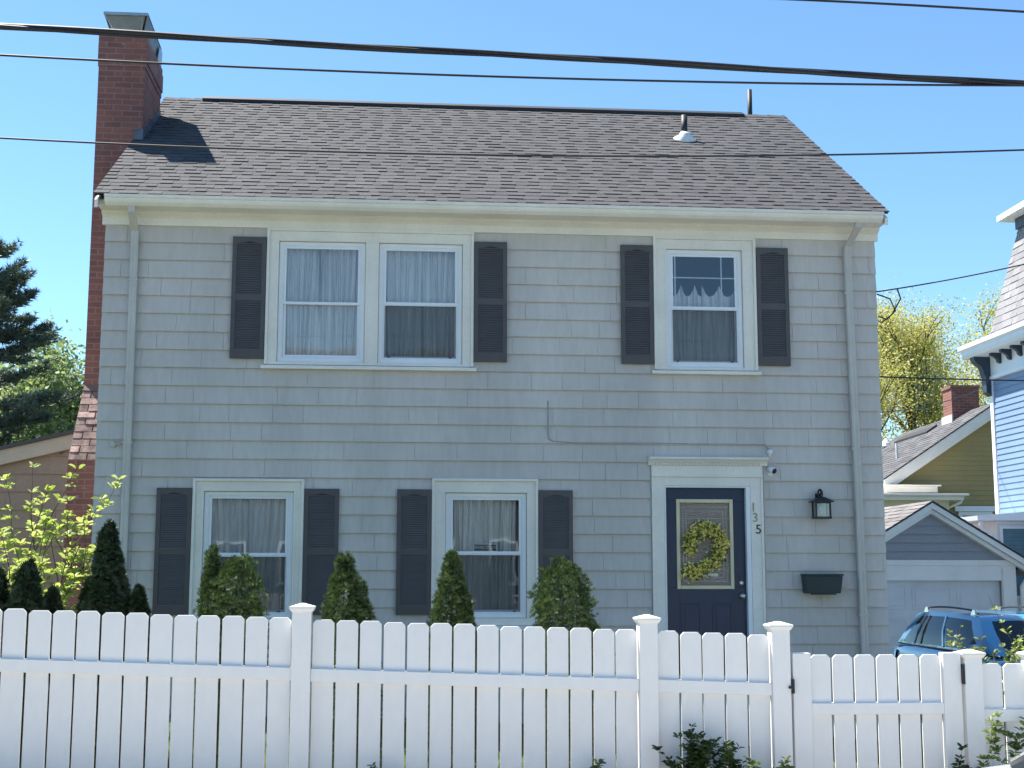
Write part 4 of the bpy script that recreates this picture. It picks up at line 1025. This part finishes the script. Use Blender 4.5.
# ================================================================== BLUE MANSARD HOUSE (right edge)
bh = empty('blue_house', (18, 5, gz(15)), label='blue clapboard house with bracketed white cornice and slate mansard roof at the right edge', cat='house')
BX, BY0, BY1 = 15.2, -3.0, 11.28
mb = MB(); mb.box(BX, 22, BY0, BY1, -2, 5.75); mb.build('wall', 'blue_siding', bh)
mb = MB(); siding(mb, lambda u, d, z: (BX-d, u, z), -1.0, 5.25, .118, -1.0, lambda z: BY0, lambda z: BY1-.13, (), t=.016); mb.build('clapboard_siding', 'blue_siding', bh)
mb = MB(); mb.box(BX-.035, BX-.001, BY1-.13, BY1+.001, -2, 5.25); mb.box(BX-.04, BX-.001, BY0, BY1+.002, 5.251, 5.80)
mb.box(BX-.07, BX-.041, BY0, BY1+.003, 5.26, 5.31); mb.build('frieze', 'vinyl_white', bh)
mb = MB()
mb.prism([(BX, 5.72), (BX-.40, 5.72), (BX-.44, 5.78), (BX-.44, 5.86), (BX-.50, 5.90), (BX-.50, 5.98), (BX, 6.06)], BY0-.4, BY1+.38, 'y'); mb.build('cornice', 'vinyl_white', bh)
y = BY1-.62
for i in range(28):
    mb = MB(); mb.prism([(BX-.041, 5.719), (BX-.25, 5.719), (BX-.25, 5.67), (BX-.18, 5.65), (BX-.12, 5.60), (BX-.10, 5.54), (BX-.041, 5.51)], y, y+.10, 'y'); mb.build('bracket', 'dark_bracket', bh); y -= .46
    if y < BY0+.2: break
mb = MB(); mb.prism([(BX-.041, 5.719), (BX-.38, 5.719), (BX-.36, 5.62), (BX-.22, 5.52), (BX-.15, 5.30), (BX-.14, 5.0), (BX-.041, 4.92)], BY1-.10, BY1+.10, 'y'); mb.build('corner_bracket', 'dark_bracket', bh)
# mansard
MZ0, MZ1 = 6.06, 8.32; ins = .52
b0 = [(BX-.02, BY1+.02), (22, BY1+.02), (22, BY0), (BX-.02, BY0)]
mb = MB(); mb.hexa([(BX, BY0, MZ0), (22, BY0, MZ0), (22, BY1, MZ0), (BX, BY1, MZ0)], [(BX+ins, BY0+ins, MZ1), (22, BY0+ins, MZ1), (22, BY1-ins, MZ1), (BX+ins, BY1-ins, MZ1)]); mro = mb.build('mansard_roof', 'slate', bh)
mb = MB(); ma = math.atan2(MZ1-MZ0, ins); ml = math.hypot(MZ1-MZ0, ins); rnd = random.Random(51)
shingles(mb, (BX-.004, BY0, MZ0+.01), (0, 1, 0), (math.cos(ma), 0, math.sin(ma)), (-math.sin(ma), 0, math.cos(ma)), ml-.02, lambda v: v/ml*ins, lambda v: (BY1-BY0)-v/ml*ins, .155, .34, rnd, .006, .014)
mb.build('slate_courses', 'slate', mro, fix=False)
mb = MB(); mb.box(BX+ins-.06, 22, BY0+ins-.06, BY1-ins+.06, MZ1-.04, MZ1+.18); mb.build('upper_frieze', 'dark_bracket', bh)
mb = MB(); mb.box(BX+ins-.32, 22, BY0+ins-.3, BY1-ins+.32, MZ1+.181, MZ1+.30); mb.build('upper_cornice', 'vinyl_white', bh)
# bay
mb = MB(); mb.box(14.42, 15.15, 9.62, 11.0, -1.5, 2.34); mb.build('bay_wall', 'vinyl_white', bh)
mb = MB(); mb.hexa([(13.95, 9.35, 2.345), (15.17, 9.35, 2.345), (15.17, 11.2, 2.345), (13.95, 11.2, 2.345)], [(13.93, 9.33, 2.43), (15.17, 9.33, 2.53), (15.17, 11.22, 2.53), (13.93, 11.22, 2.43)]); mb.build('bay_roof', 'vinyl_white', bh)
mb = MB(); mb.tube([(14.02, 9.40, 2.36), (14.04, 9.45, 2.22), (14.34, 9.56, 2.08), (14.36, 9.57, -1)], .04, 8); mb.build('downspout', 'vinyl_white', bh, smooth=True)
mb = MB(); mb.ring(14.46, 15.08, .9, 2.26, .06, 9.58, 9.619); bw = mb.build('bay_window', 'vinyl_white', bh)
mb = MB(); mb.box(14.52, 15.02, 9.60, 9.618, .96, 2.20)
for i in range(16): mb.hexa([(14.53, 9.585, 1.0+i*.075), (15.01, 9.585, 1.0+i*.075), (15.01, 9.599, 1.0+i*.075), (14.53, 9.599, 1.0+i*.075)], [(14.53, 9.597, 1.06+i*.075), (15.01, 9.597, 1.06+i*.075), (15.01, 9.5995, 1.06+i*.075), (14.53, 9.5995, 1.06+i*.075)])
mb.build('blind', 'blind_teal', bw)

# ================================================================== CARS
def car(name, loc, rz, label, paintm, P):
    """local x forward, y left, z up"""
    e = empty(name, loc, rz, label, 'car', 'parked cars')
    Lh, w = P['len']/2, P['w']/2; belt, roof = P['belt'], P['roof']
    # lower body loft
    st = P['stations']; mb = MB(); n = 13
    for (x, hw_, zt) in st:
        ys = [(hw_*.90, .20), (hw_*.985, .30), (hw_, .52), (hw_*.995, .72 if zt > .8 else zt*.8), (hw_*.965, zt-.09), (hw_*.90, zt-.025), (hw_*.6, zt+.012)]
        ring = [(x, a, b) for a, b in ys]+[(x, 0, zt+.028)]+[(x, -a, b) for a, b in reversed(ys)]
        mb.v += ring
    n = 15
    for k in range(len(st)-1):
        for j in range(n-1): mb.f.append((k*n+j, k*n+j+1, (k+1)*n+j+1, (k+1)*n+j))
        mb.f.append((k*n+n-1, k*n, (k+1)*n, (k+1)*n+n-1))
    mb.f.append(tuple(range(n-1, -1, -1))); mb.f.append(tuple((len(st)-1)*n+j for j in range(n)))
    body = mb.build('body', paintm, e, local=True, smooth=True); ms = body.modifiers.new('s', 'SUBSURF'); ms.levels = 1; ms.render_levels = 1
    # greenhouse: belt ring and roof ring around the plan
    (ab, ar), (rb, rr_) = P['A'], P['D']        # x at belt / at roof for windscreen and rear
    wb, wr_ = P['wb'], P['wr']
    def side(u, t):        # u 0 rear ..1 front
        x = (rb+(ab-rb)*u)*(1-t)+(rr_+(ar-rr_)*u)*t
        bul = 1-.10*abs(2*u-1)**3
        y = (wb*(1-t)+wr_*t)*bul+.035*math.sin(math.pi*t)
        crown = .045*math.sin(math.pi*min(1, max(0, u)))
        return Vector((x, y, belt-.02+(roof-belt-.02+crown)*t))
    bands = P['bands']      # list of (u0,u1,kind)
    parts = {'frame': MB()}
    T = [0, .09, .3, .5, .7, .88, 1]
    wins = []
    for s_ in (1, -1):
        for (u0, u1, kd, sk0, sk1) in bands:
            m2 = MB() if kd == 'glass' else parts['frame']; nu = 5
            for i in range(nu):
                for j in range(len(T)-1):
                    def pt(ii, t):
                        a = u0+sk0*(t-.5); b = u1+sk1*(t-.5); q = side(a+(b-a)*ii/nu, t)
                        return (q.x, s_*q.y, q.z)
                    tgt = m2
                    if kd == 'glass' and (j == 0 or j == len(T)-2): tgt = parts['frame']
                    tgt.face([pt(i, T[j]), pt(i+1, T[j]), pt(i+1, T[j+1]), pt(i, T[j+1])])
            if kd == 'glass': wins.append(m2)
    # windscreen and rear glass
    for (u, bow, nm, d_) in ((1, .22, 'windscreen', 1), (0, .06, 'rear_window', -1)):
        m2 = MB(); ny = 10
        for j in range(len(T)-1):
            for i in range(ny):
                def pt(ii, t):
                    q = side(u, t); yy = q.y*(1-2*ii/ny); return (q.x+d_*bow*(1-(yy/q.y)**2)*(1-.45*t), yy, q.z+.03*t*(1-(yy/q.y)**2))
                tgt = parts['frame'] if (i in (0, ny-1) or j == len(T)-2) else m2
                tgt.face([pt(i, T[j]), pt(i+1, T[j]), pt(i+1, T[j+1]), pt(i, T[j+1])])
        m2.build(nm, 'car_glass', e, local=True, smooth=True, fix=True)
    # roof skin
    m2 = parts['frame']; nu = 12; ny = 10
    def rp(i, j):
        q = side(i/nu, 1); yy = q.y*(1-2*j/ny); k = 1-(yy/q.y)**2; dx = 0
        if i == nu: dx = .22*k*.55
        if i == 0: dx = -.06*k*.55
        return (q.x+dx, yy, q.z+.03*k)
    for i in range(nu):
        for j in range(ny): m2.face([rp(i, j), rp(i+1, j), rp(i+1, j+1), rp(i, j+1)])
    fr = parts['frame'].build('roof_and_pillars', paintm, e, local=True, smooth=True, fix=False)
    bmm = bmesh.new(); bmm.from_mesh(fr.data); bmesh.ops.remove_doubles(bmm, verts=bmm.verts, dist=.001); bmesh.ops.recalc_face_normals(bmm, faces=bmm.faces); bmm.to_mesh(fr.data); bmm.free()
    for wmb in wins:
        g_ = wmb.build('side_window', 'car_glass', e, local=True, smooth=True, fix=False)
        bmm = bmesh.new(); bmm.from_mesh(g_.data); bmesh.ops.remove_doubles(bmm, verts=bmm.verts, dist=.0005); bmesh.ops.recalc_face_normals(bmm, faces=bmm.faces); bmm.to_mesh(g_.data); bmm.free()
    # window divisions (bright or dark strips)
    for s_ in (1, -1):
        m2 = MB()
        for (u, sk) in P['div']:
            a, b = side(u-sk*.5, .08), side(u+sk*.5, .90)
            m2.tube([(a.x, s_*(a.y+.006), a.z), ((a.x+b.x)/2, s_*((a.y+b.y)/2+.040), (a.z+b.z)/2), (b.x, s_*(b.y+.012), b.z)], .013, 6)
        m2.build('window_trim', P['divmat'], e, local=True)
        m2 = MB(); pts = [side(u, .02) for u in lin(.02, .98, 12)]; m2.tube([(q.x, s_*(q.y+.004), q.z) for q in pts], .010, 6); m2.build('belt_trim', 'black_trim', e, local=True)
        if P.get('rails'):
            m2 = MB(); pts = []
            for u in lin(.08, .92, 10):
                q = side(u, 1); lift = .055*min(1, math.sin(math.pi*(u-.06)/.88)*4) if .06 < u < .94 else 0
                pts.append((q.x, s_*(q.y-.07), q.z+.015+lift))
            m2.tube(pts, .014, 8); rl = m2.build('roof_rail', 'black_trim', e, local=True, smooth=True)
            for u in (.12, .88):
                m2 = MB(); q = side(u, 1); m2.hexa([(q.x-.10, s_*(q.y-.09), q.z+.0), (q.x+.10, s_*(q.y-.09), q.z+.0), (q.x+.10, s_*(q.y-.045), q.z+.0), (q.x-.10, s_*(q.y-.045), q.z+.0)],
                                                   [(q.x-.045, s_*(q.y-.085), q.z+.085), (q.x+.045, s_*(q.y-.085), q.z+.085), (q.x+.045, s_*(q.y-.055), q.z+.085), (q.x-.045, s_*(q.y-.055), q.z+.085)])
                m2.build('rail_foot', 'chrome', rl, local=True, bevel=.01)
        q = side(.93, .10); m2 = MB(); m2.sphere((q.x+.02, s_*(q.y+.12), q.z+.03), .085, 12, (.6, 1.1, .7)); m2.build('side_mirror', paintm, e, local=True, smooth=True)
        # lamps
        m2 = MB(); x = -Lh+.13; m2.box(x-.06, x+.12, s_*w*.93-.05*s_ if s_ > 0 else -w*.93-.0, s_*w*.93 if s_ > 0 else -w*.93+.05, belt-.30, belt-.08)
        tl = MB(); tl.hexa([(-Lh+.02, s_*w*.60, belt-.28), (-Lh+.42, s_*w*.99, belt-.24), (-Lh+.40, s_*w*.90, belt-.24), (-Lh+.12, s_*w*.60, belt-.28)], [(-Lh+.05, s_*w*.60, belt-.08), (-Lh+.46, s_*w*.97, belt-.10), (-Lh+.40, s_*w*.88, belt-.10), (-Lh+.12, s_*w*.6, belt-.08)])
        tl.build('tail_light', 'tail_red', e, local=True, bevel=.02)
        tl = MB(); tl.hexa([(Lh-.02, s_*w*.50, .66), (Lh-.40, s_*w*.98, .70), (Lh-.40, s_*w*.88, .70), (Lh-.12, s_*w*.50, .66)], [(Lh-.06, s_*w*.50, .80), (Lh-.46, s_*w*.96, .86), (Lh-.42, s_*w*.86, .84), (Lh-.14, s_*w*.5, .80)])
        tl.build('headlight', 'lamp_clear', e, local=True, bevel=.02)
        for xw in P['wheels']:
            m2 = MB(); y0_ = s_*(w-.20); y1_ = s_*(w+.012); 
            m2.lathe((xw, y0_, .34), [(.20, 0), (.33, .0), (.345, s_*.03), (.345, s_*.18), (.33, s_*.212), (.22, s_*.215)], 28, 'y'); wh = m2.build('wheel', 'tyre_rubber', e, local=True, smooth=True)
            m2 = MB(); m2.lathe((xw, y1_, .34), [(.225, 0), (.215, s_*.006), (.06, -s_*.02), (.03, s_*.004)], 24, 'y')
            for k in range(5):
                a = k*2*math.pi/5; m2.tube([(xw+.05*math.cos(a), y1_+s_*.004, .34+.05*math.sin(a)), (xw+.2*math.cos(a), y1_+s_*.008, .34+.2*math.sin(a))], .02, 6)
            m2.build('rim', 'galvanised', wh, local=True)
            m2 = MB(); m2.tube([(xw+.40*math.cos(a), s_*(w-.004), .34+.40*math.sin(a)) for a in lin(-.15, math.pi+.15, 18)], .035, 8); m2.build('wheel_arch', 'black_trim', e, local=True, smooth=True)
            m2 = MB(); m2.lathe((xw, s_*(w-.17), .34), [(.39, 0), (.39, s_*.172)], 28, 'y'); m2.build('wheel_well_disc', 'well_shade', e, local=True)  # solid disc over the body side, coloured dark like a shaded hollow
    m2 = MB(); m2.box(Lh-.10, Lh-.005, -.42, .42, .50, .68); m2.build('grille', 'black_trim', e, local=True, bevel=.02)
    m2 = MB(); m2.box(Lh-.14, Lh+.012, -.75, .75, .24, .34); m2.build('bumper_trim', 'black_trim', e, local=True, bevel=.03)
    return e
car('blue_wagon', (11.80, 3.65, gz(11.86)+.05), R(-90), 'bright blue estate car with roof rails parked in the driveway in front of the garage', 'car_blue',
    dict(len=4.75, w=1.86, belt=1.13, roof=1.62, wb=.85, wr=.66, wheels=(-1.38, 1.35), A=(1.28, .50), D=(-2.22, -1.72), rails=True, divmat='chrome',
         stations=[(-2.40, .70, .92), (-2.34, .84, 1.06), (-2.05, .92, 1.17), (-1.3, .93, 1.17), (0, .93, 1.15), (.9, .93, 1.13), (1.25, .92, 1.10), (1.8, .89, 1.02), (2.15, .84, .90), (2.32, .74, .80), (2.38, .66, .60)],
         bands=[(0, .13, 'p', 0, .10), (.13, .24, 'glass', .10, .0), (.24, .27, 'p', 0, 0), (.27, .56, 'glass', 0, 0), (.56, .60, 'p', 0, 0), (.60, .90, 'glass', 0, 0), (.90, 1.0, 'p', 0, 0)],
         div=[(.255, .0), (.33, .0), (.58, 0)]))
car('silver_sedan', (7.43, -9.25, gz(7.6)-.06), R(180), 'pale silver car roofline cutting the bottom right corner of the street', 'car_white',
    dict(len=4.6, w=1.80, belt=.93, roof=1.42, wb=.80, wr=.60, wheels=(-1.32, 1.38), A=(1.20, .30), D=(-1.75, -1.05), divmat='black_trim',
         stations=[(-2.30, .66, .78), (-2.24, .78, .92), (-1.9, .86, .97), (-1.2, .90, .95), (0, .90, .94), (.8, .90, .93), (1.15, .89, .92), (1.7, .86, .84), (2.05, .80, .76), (2.22, .72, .68), (2.28, .62, .52)],
         bands=[(0, .12, 'p', 0, .0), (.12, .50, 'glass', .0, .0), (.50, .54, 'p', 0, 0), (.54, .94, 'glass', 0, 0), (.94, 1.0, 'p', 0, 0)],
         div=[(.52, 0)]))

# ================================================================== WIRES
def catenary(a, b, sag, n=60):
    a, b = Vector(a), Vector(b); return [a.lerp(b, i/n)-Vector((0, 0, sag*4*(i/n)*(1-i/n))) for i in range(n+1)]
def through(p0, pm, p1, x0, x1, n=70):    # parabola through three (x,z) points in a vertical plane y
    (a, za), (c, zc), (b, zb) = p0, pm, p1
    out = []
    for i in range(n+1):
        x = x0+(x1-x0)*i/n
        z = za*(x-c)*(x-b)/((a-c)*(a-b))+zc*(x-a)*(x-b)/((c-a)*(c-b))+zb*(x-a)*(x-c)/((b-a)*(b-c)); out.append((x, z))
    return out
def wire(label, pts, r, mat='cable_black', name='overhead_wire', n=6):
    mb = MB(); mb.tube(pts, r, n); o = mb.build(name, mat, smooth=True); tag(o, label, 'cable'); return o
Yw = -6.5
base = through((.712, 4.800), (3.991, 4.722), (7.469, 4.637), -9, 16, 400)
mb = MB()
for k, (r_, off) in enumerate(((.017, 0), (.013, 2.1), (.010, 4.2))):
    mb.tube([(x, Yw+.011*math.cos(x*1.7+off), z+.010*math.sin(x*1.7+off)) for x, z in base], r_, 6)
tag(mb.build('power_cable', 'cable_black', smooth=True), 'thickest twisted black overhead cable, crossing the chimney top', 'cable')
wire('thin black overhead wire just below the thick cable', [(x, Yw, z) for x, z in through((.721, 4.611+.0), (3.991, 4.571), (6.606, 4.602), -9, 16)], .0075)
wire('thin wire crossing in front of the roof shingles', [(x, Yw, z) for x, z in through((.75, 4.065), (3.992, 4.040), (7.444, 4.172), -9, 16)], .0065)
wire('thin black wire in the top right corner of the sky', [(x, Yw, z) for x, z in through((5.936, 5.178), (6.7, 5.168), (7.496, 5.150), -9, 16)], .008)
mb = MB()
mb.tube(catenary((8.74, -.05, 4.58), (16.0, -3.5, 6.9), .42), .008, 6)
mb.tube([(8.76, -.02, 4.56), (8.90, -.06, 4.50), (8.96, -.06, 4.36), (8.86, -.04, 4.26), (8.77, -.02, 4.30)], .009, 6)
mb.tube([(8.98, -.08, 4.62), (9.02, -.08, 4.50), (8.92, -.06, 4.32), (8.80, -.03, 4.22), (8.765, -.02, 4.25)], .009, 6)
tag(mb.build('service_cable', 'cable_black', smooth=True), 'black service cable looping from the grey house corner towards the blue house', 'cable')
wire('thin dark wire in front of the yellow-green tree at mid height', catenary((8.80, 3.0, 4.08), (24, 3.0, 4.75), .30), .011)
wire('faint lower wire in front of the tree, above the olive roof', catenary((8.80, 5.0, 3.90), (16.5, 14.0, 5.6), .35), .009)

# ================================================================== TREES
def tree(name, loc, label, height, trunk_r, mat, seed, nleaf, lsize, crown=(.25, 1.0), spread=.55, lv=4, cat='tree', kids=(3, 4), droop=0, group=None, leafw=.6, crad=.5):
    rnd = random.Random(seed); e = empty(name, loc, label=label, cat=cat, group=group); tb, lf = MB(), MB(); tips = []
    B = Vector(loc)
    def grow(p, d, ln, r, l):
        seg = 4; pts = [p.copy()]; q = p.copy()
        for i in range(seg):
            d = (d+Vector((rnd.gauss(0, .10), rnd.gauss(0, .10), rnd.gauss(.03, .05)))).normalized(); q = q+d*ln/seg; pts.append(q.copy())
            if l >= 2: tips.append((q.copy(), l))
        tb.tube(pts, [r*(1-.42*i/seg) for i in range(seg+1)], 7 if l < 2 else 4, cap=False)
        if l >= lv: tips.append((q.copy(), l)); return
        n = rnd.randint(*kids)
        for k in range(n):
            a = rnd.uniform(0, 6.28)+k*6.28/n; ax = Vector((math.cos(a), math.sin(a), 0)); f = rnd.uniform(.35, .8)*spread*2
            st_ = pts[-1] if k < 2 else pts[rnd.randint(1, seg-1)]
            grow(st_, (d+ax*f+Vector((0, 0, .15-droop))).normalized(), ln*rnd.uniform(.6, .78), r*.56, l+1)
    grow(B-Vector((0, 0, .3)), Vector((0, 0, 1)), height*.30, trunk_r, 0)
    for i in range(nleaf):
        c, l = tips[rnd.randrange(len(tips))]
        c = c+Vector((rnd.gauss(0, crad), rnd.gauss(0, crad), rnd.gauss(0, crad*.8)))
        d = Vector((rnd.gauss(0, 1), rnd.gauss(0, 1), rnd.gauss(-.2, .7))).normalized(); n_ = Vector((rnd.gauss(0, 1), rnd.gauss(0, 1), rnd.gauss(0, 1))).normalized()
        s = lsize*rnd.uniform(.6, 1.3); sd_ = d.cross(n_).normalized()*s*leafw*.5
        lf.mesh([c, c+d*s*.5+sd_, c+d*s, c+d*s*.5-sd_], [(0, 1, 2, 3)])
    tb.build('trunk', 'bark', e, smooth=True, fix=False); lf.build('crown', mat, e, fix=False); return e
tree('spring_tree', (21.6, 32, -1.5), 'yellow-green spring tree with dark forked trunk behind the olive roof', 18.0, .26, 'spring_leaf', 3, 66000, .095, lv=4, kids=(3, 4), spread=.38, crad=.40)
tree('spring_tree', (18.9, 33, -1.5), 'yellow-green spring tree partly hidden by the right corner of the grey house', 16.0, .24, 'spring_leaf', 5, 46000, .095, lv=4, kids=(3, 4), spread=.38, crad=.40)
tree('spring_tree', (25.6, 36, -1.5), 'pale spring tree behind the brick chimney of the olive house', 17.5, .24, 'spring_leaf', 9, 60000, .105, lv=4, kids=(3, 4), spread=.44, crad=.45)
tree('leafy_tree', (-4.9, 17, 0), 'bright green sunlit tree between the dark pine and the brick chimney', 9.0, .15, 'bright_leaf', 12, 20000, .13, lv=4, spread=.42, crad=.30)

def pine(loc, label, h, r0, seed, mat='pine_needle'):
    rnd = random.Random(seed); e = empty('pine_tree', loc, label=label, cat='tree'); tb, lf = MB(), MB(); B = Vector(loc)
    tb.tube([B-Vector((0, 0, .3)), B+Vector((0, 0, h*.6)), B+Vector((0, 0, h))], [.2, .12, .02], 8)
    z = h*.22
    while z < h*.985:
        t = z/h; n = rnd.randint(6, 8)
        for k in range(n):
            a = rnd.uniform(0, 6.28); ln = r0*(1-t)**.75*rnd.uniform(.6, 1.15)+.35
            d = Vector((math.cos(a), math.sin(a), rnd.uniform(-.05, .30))); p = B+Vector((0, 0, z)); pts = [p.copy()]
            for i in range(6):
                d = (d+Vector((rnd.gauss(0, .06), rnd.gauss(0, .06), .05))).normalized(); p = p+d*ln/6; pts.append(p.copy())
            tb.tube(pts, [.035*(1-t)+.012, .03*(1-t)+.01, .02, .015, .01, .008, .005], 4, cap=False)
            for i in range(int(70*ln)+14):
                u = rnd.random()**.7*6; j = min(5, int(u)); c = pts[j].lerp(pts[j+1], u-j)
                side_ = Vector((-d.y, d.x, 0))*rnd.gauss(0, .13+.05*ln)*(1-.1*u); c = c+side_+Vector((0, 0, rnd.gauss(0, .05)))
                for q in range(9):
                    dd = (d*.6+Vector((rnd.gauss(0, .8), rnd.gauss(0, .8), rnd.gauss(.25, .5)))).normalized(); s = rnd.uniform(.09, .17); w_ = dd.cross(Vector((rnd.gauss(0, 1), rnd.gauss(0, 1), .3))).normalized()*.011
                    lf.mesh([c-w_, c+w_, c+dd*s], [(0, 1, 2)])
        z += h*.055*rnd.uniform(.7, 1.2)
    tb.build('trunk', 'bark', e, fix=False); lf.build('crown', mat, e, fix=False)
pine((-4.80, 12, 0), 'dark blue-green pine tree rising above the tan building at the left edge', 7.9, 2.7, 8)
# far greenery closing the gaps low on the horizon
tree('leafy_tree', (-8.5, 24, 0), 'green tree far behind the tan building, seen under the pine boughs', 6.5, .16, 'bright_leaf', 15, 13000, .15, lv=4, spread=.5, crad=.4)

# distant belt of trees closing the horizon behind the houses
rnd = random.Random(90); mb = MB()
for i in range(26000):
    x = rnd.uniform(-70, 95); k = noise.noise(Vector((x*.12, 0, 3)))+.5*noise.noise(Vector((x*.45, 1, 3)))
    h = 5.0+1.6*k; z = -1.5+(h+1.2)*rnd.random()**.7; y = 58+rnd.uniform(-2.5, 2.5)*(1-max(0, z)/9)
    d = Vector((rnd.gauss(0, 1), rnd.gauss(0, 1), rnd.gauss(0, 1))).normalized(); n_ = Vector((rnd.gauss(0, 1), rnd.gauss(0, 1), rnd.gauss(0, 1))).normalized()
    s_ = rnd.uniform(.25, .55); q = d.cross(n_).normalized()*s_*.4; c = Vector((x, y, z))
    mb.mesh([c, c+d*s_*.5+q, c+d*s_, c+d*s_*.5-q], [(0, 1, 2, 3)])
tag(mb.build('far_woods', 'bright_leaf', fix=False), 'distant belt of green trees low on the horizon behind the houses', 'trees', kind='stuff')

# ================================================================== ACROSS THE STREET (unseen, added for the reflections in the windows)
op = empty('opposite_house', (3, -33, gz(3)), label='unseen dark house across the street behind the viewer, mirrored in the windows', cat='house')
mb = MB(); mb.box(-8, 9, -40, -32, -1, 6.6); mb.build('wall', 'slate_blue_siding', op)  # wall toned dark so its reflection in the panes stays dim
mb = MB(); mb.prism([(-32+.4, 6.5), (-36, 9.8), (-40.4, 6.5), (-40.4, 6.4), (-31.6, 6.4)], -8.3, 9.3, 'x'); mb.build('roof', 'far_shingle', op)
for x in (-7, -4.8, -2.9, -.9, 1.6, 4.2, 6.4):
    for z in (1.0, 4.0):
        mb = MB(); mb.ring(x, x+.95, z, z+1.5, .09, -31.998, -31.93); wn_ = mb.build('window', 'vinyl_white', op); mb = MB(); mb.box(x+.09, x+.86, -31.99, -31.97, z+.09, z+1.41); mb.build('pane', 'car_glass', wn_)
tree('street_tree', (-13.5, -30, 0), 'tree across the street behind the viewer, mirrored in the windows', 9, .25, 'bright_leaf', 61, 7000, .3, lv=3, crad=.8)
tree('street_tree', (13, -31, -.5), 'second tree across the street, right of the opposite house', 8.5, .25, 'bright_leaf', 62, 7000, .3, lv=3, crad=.8)
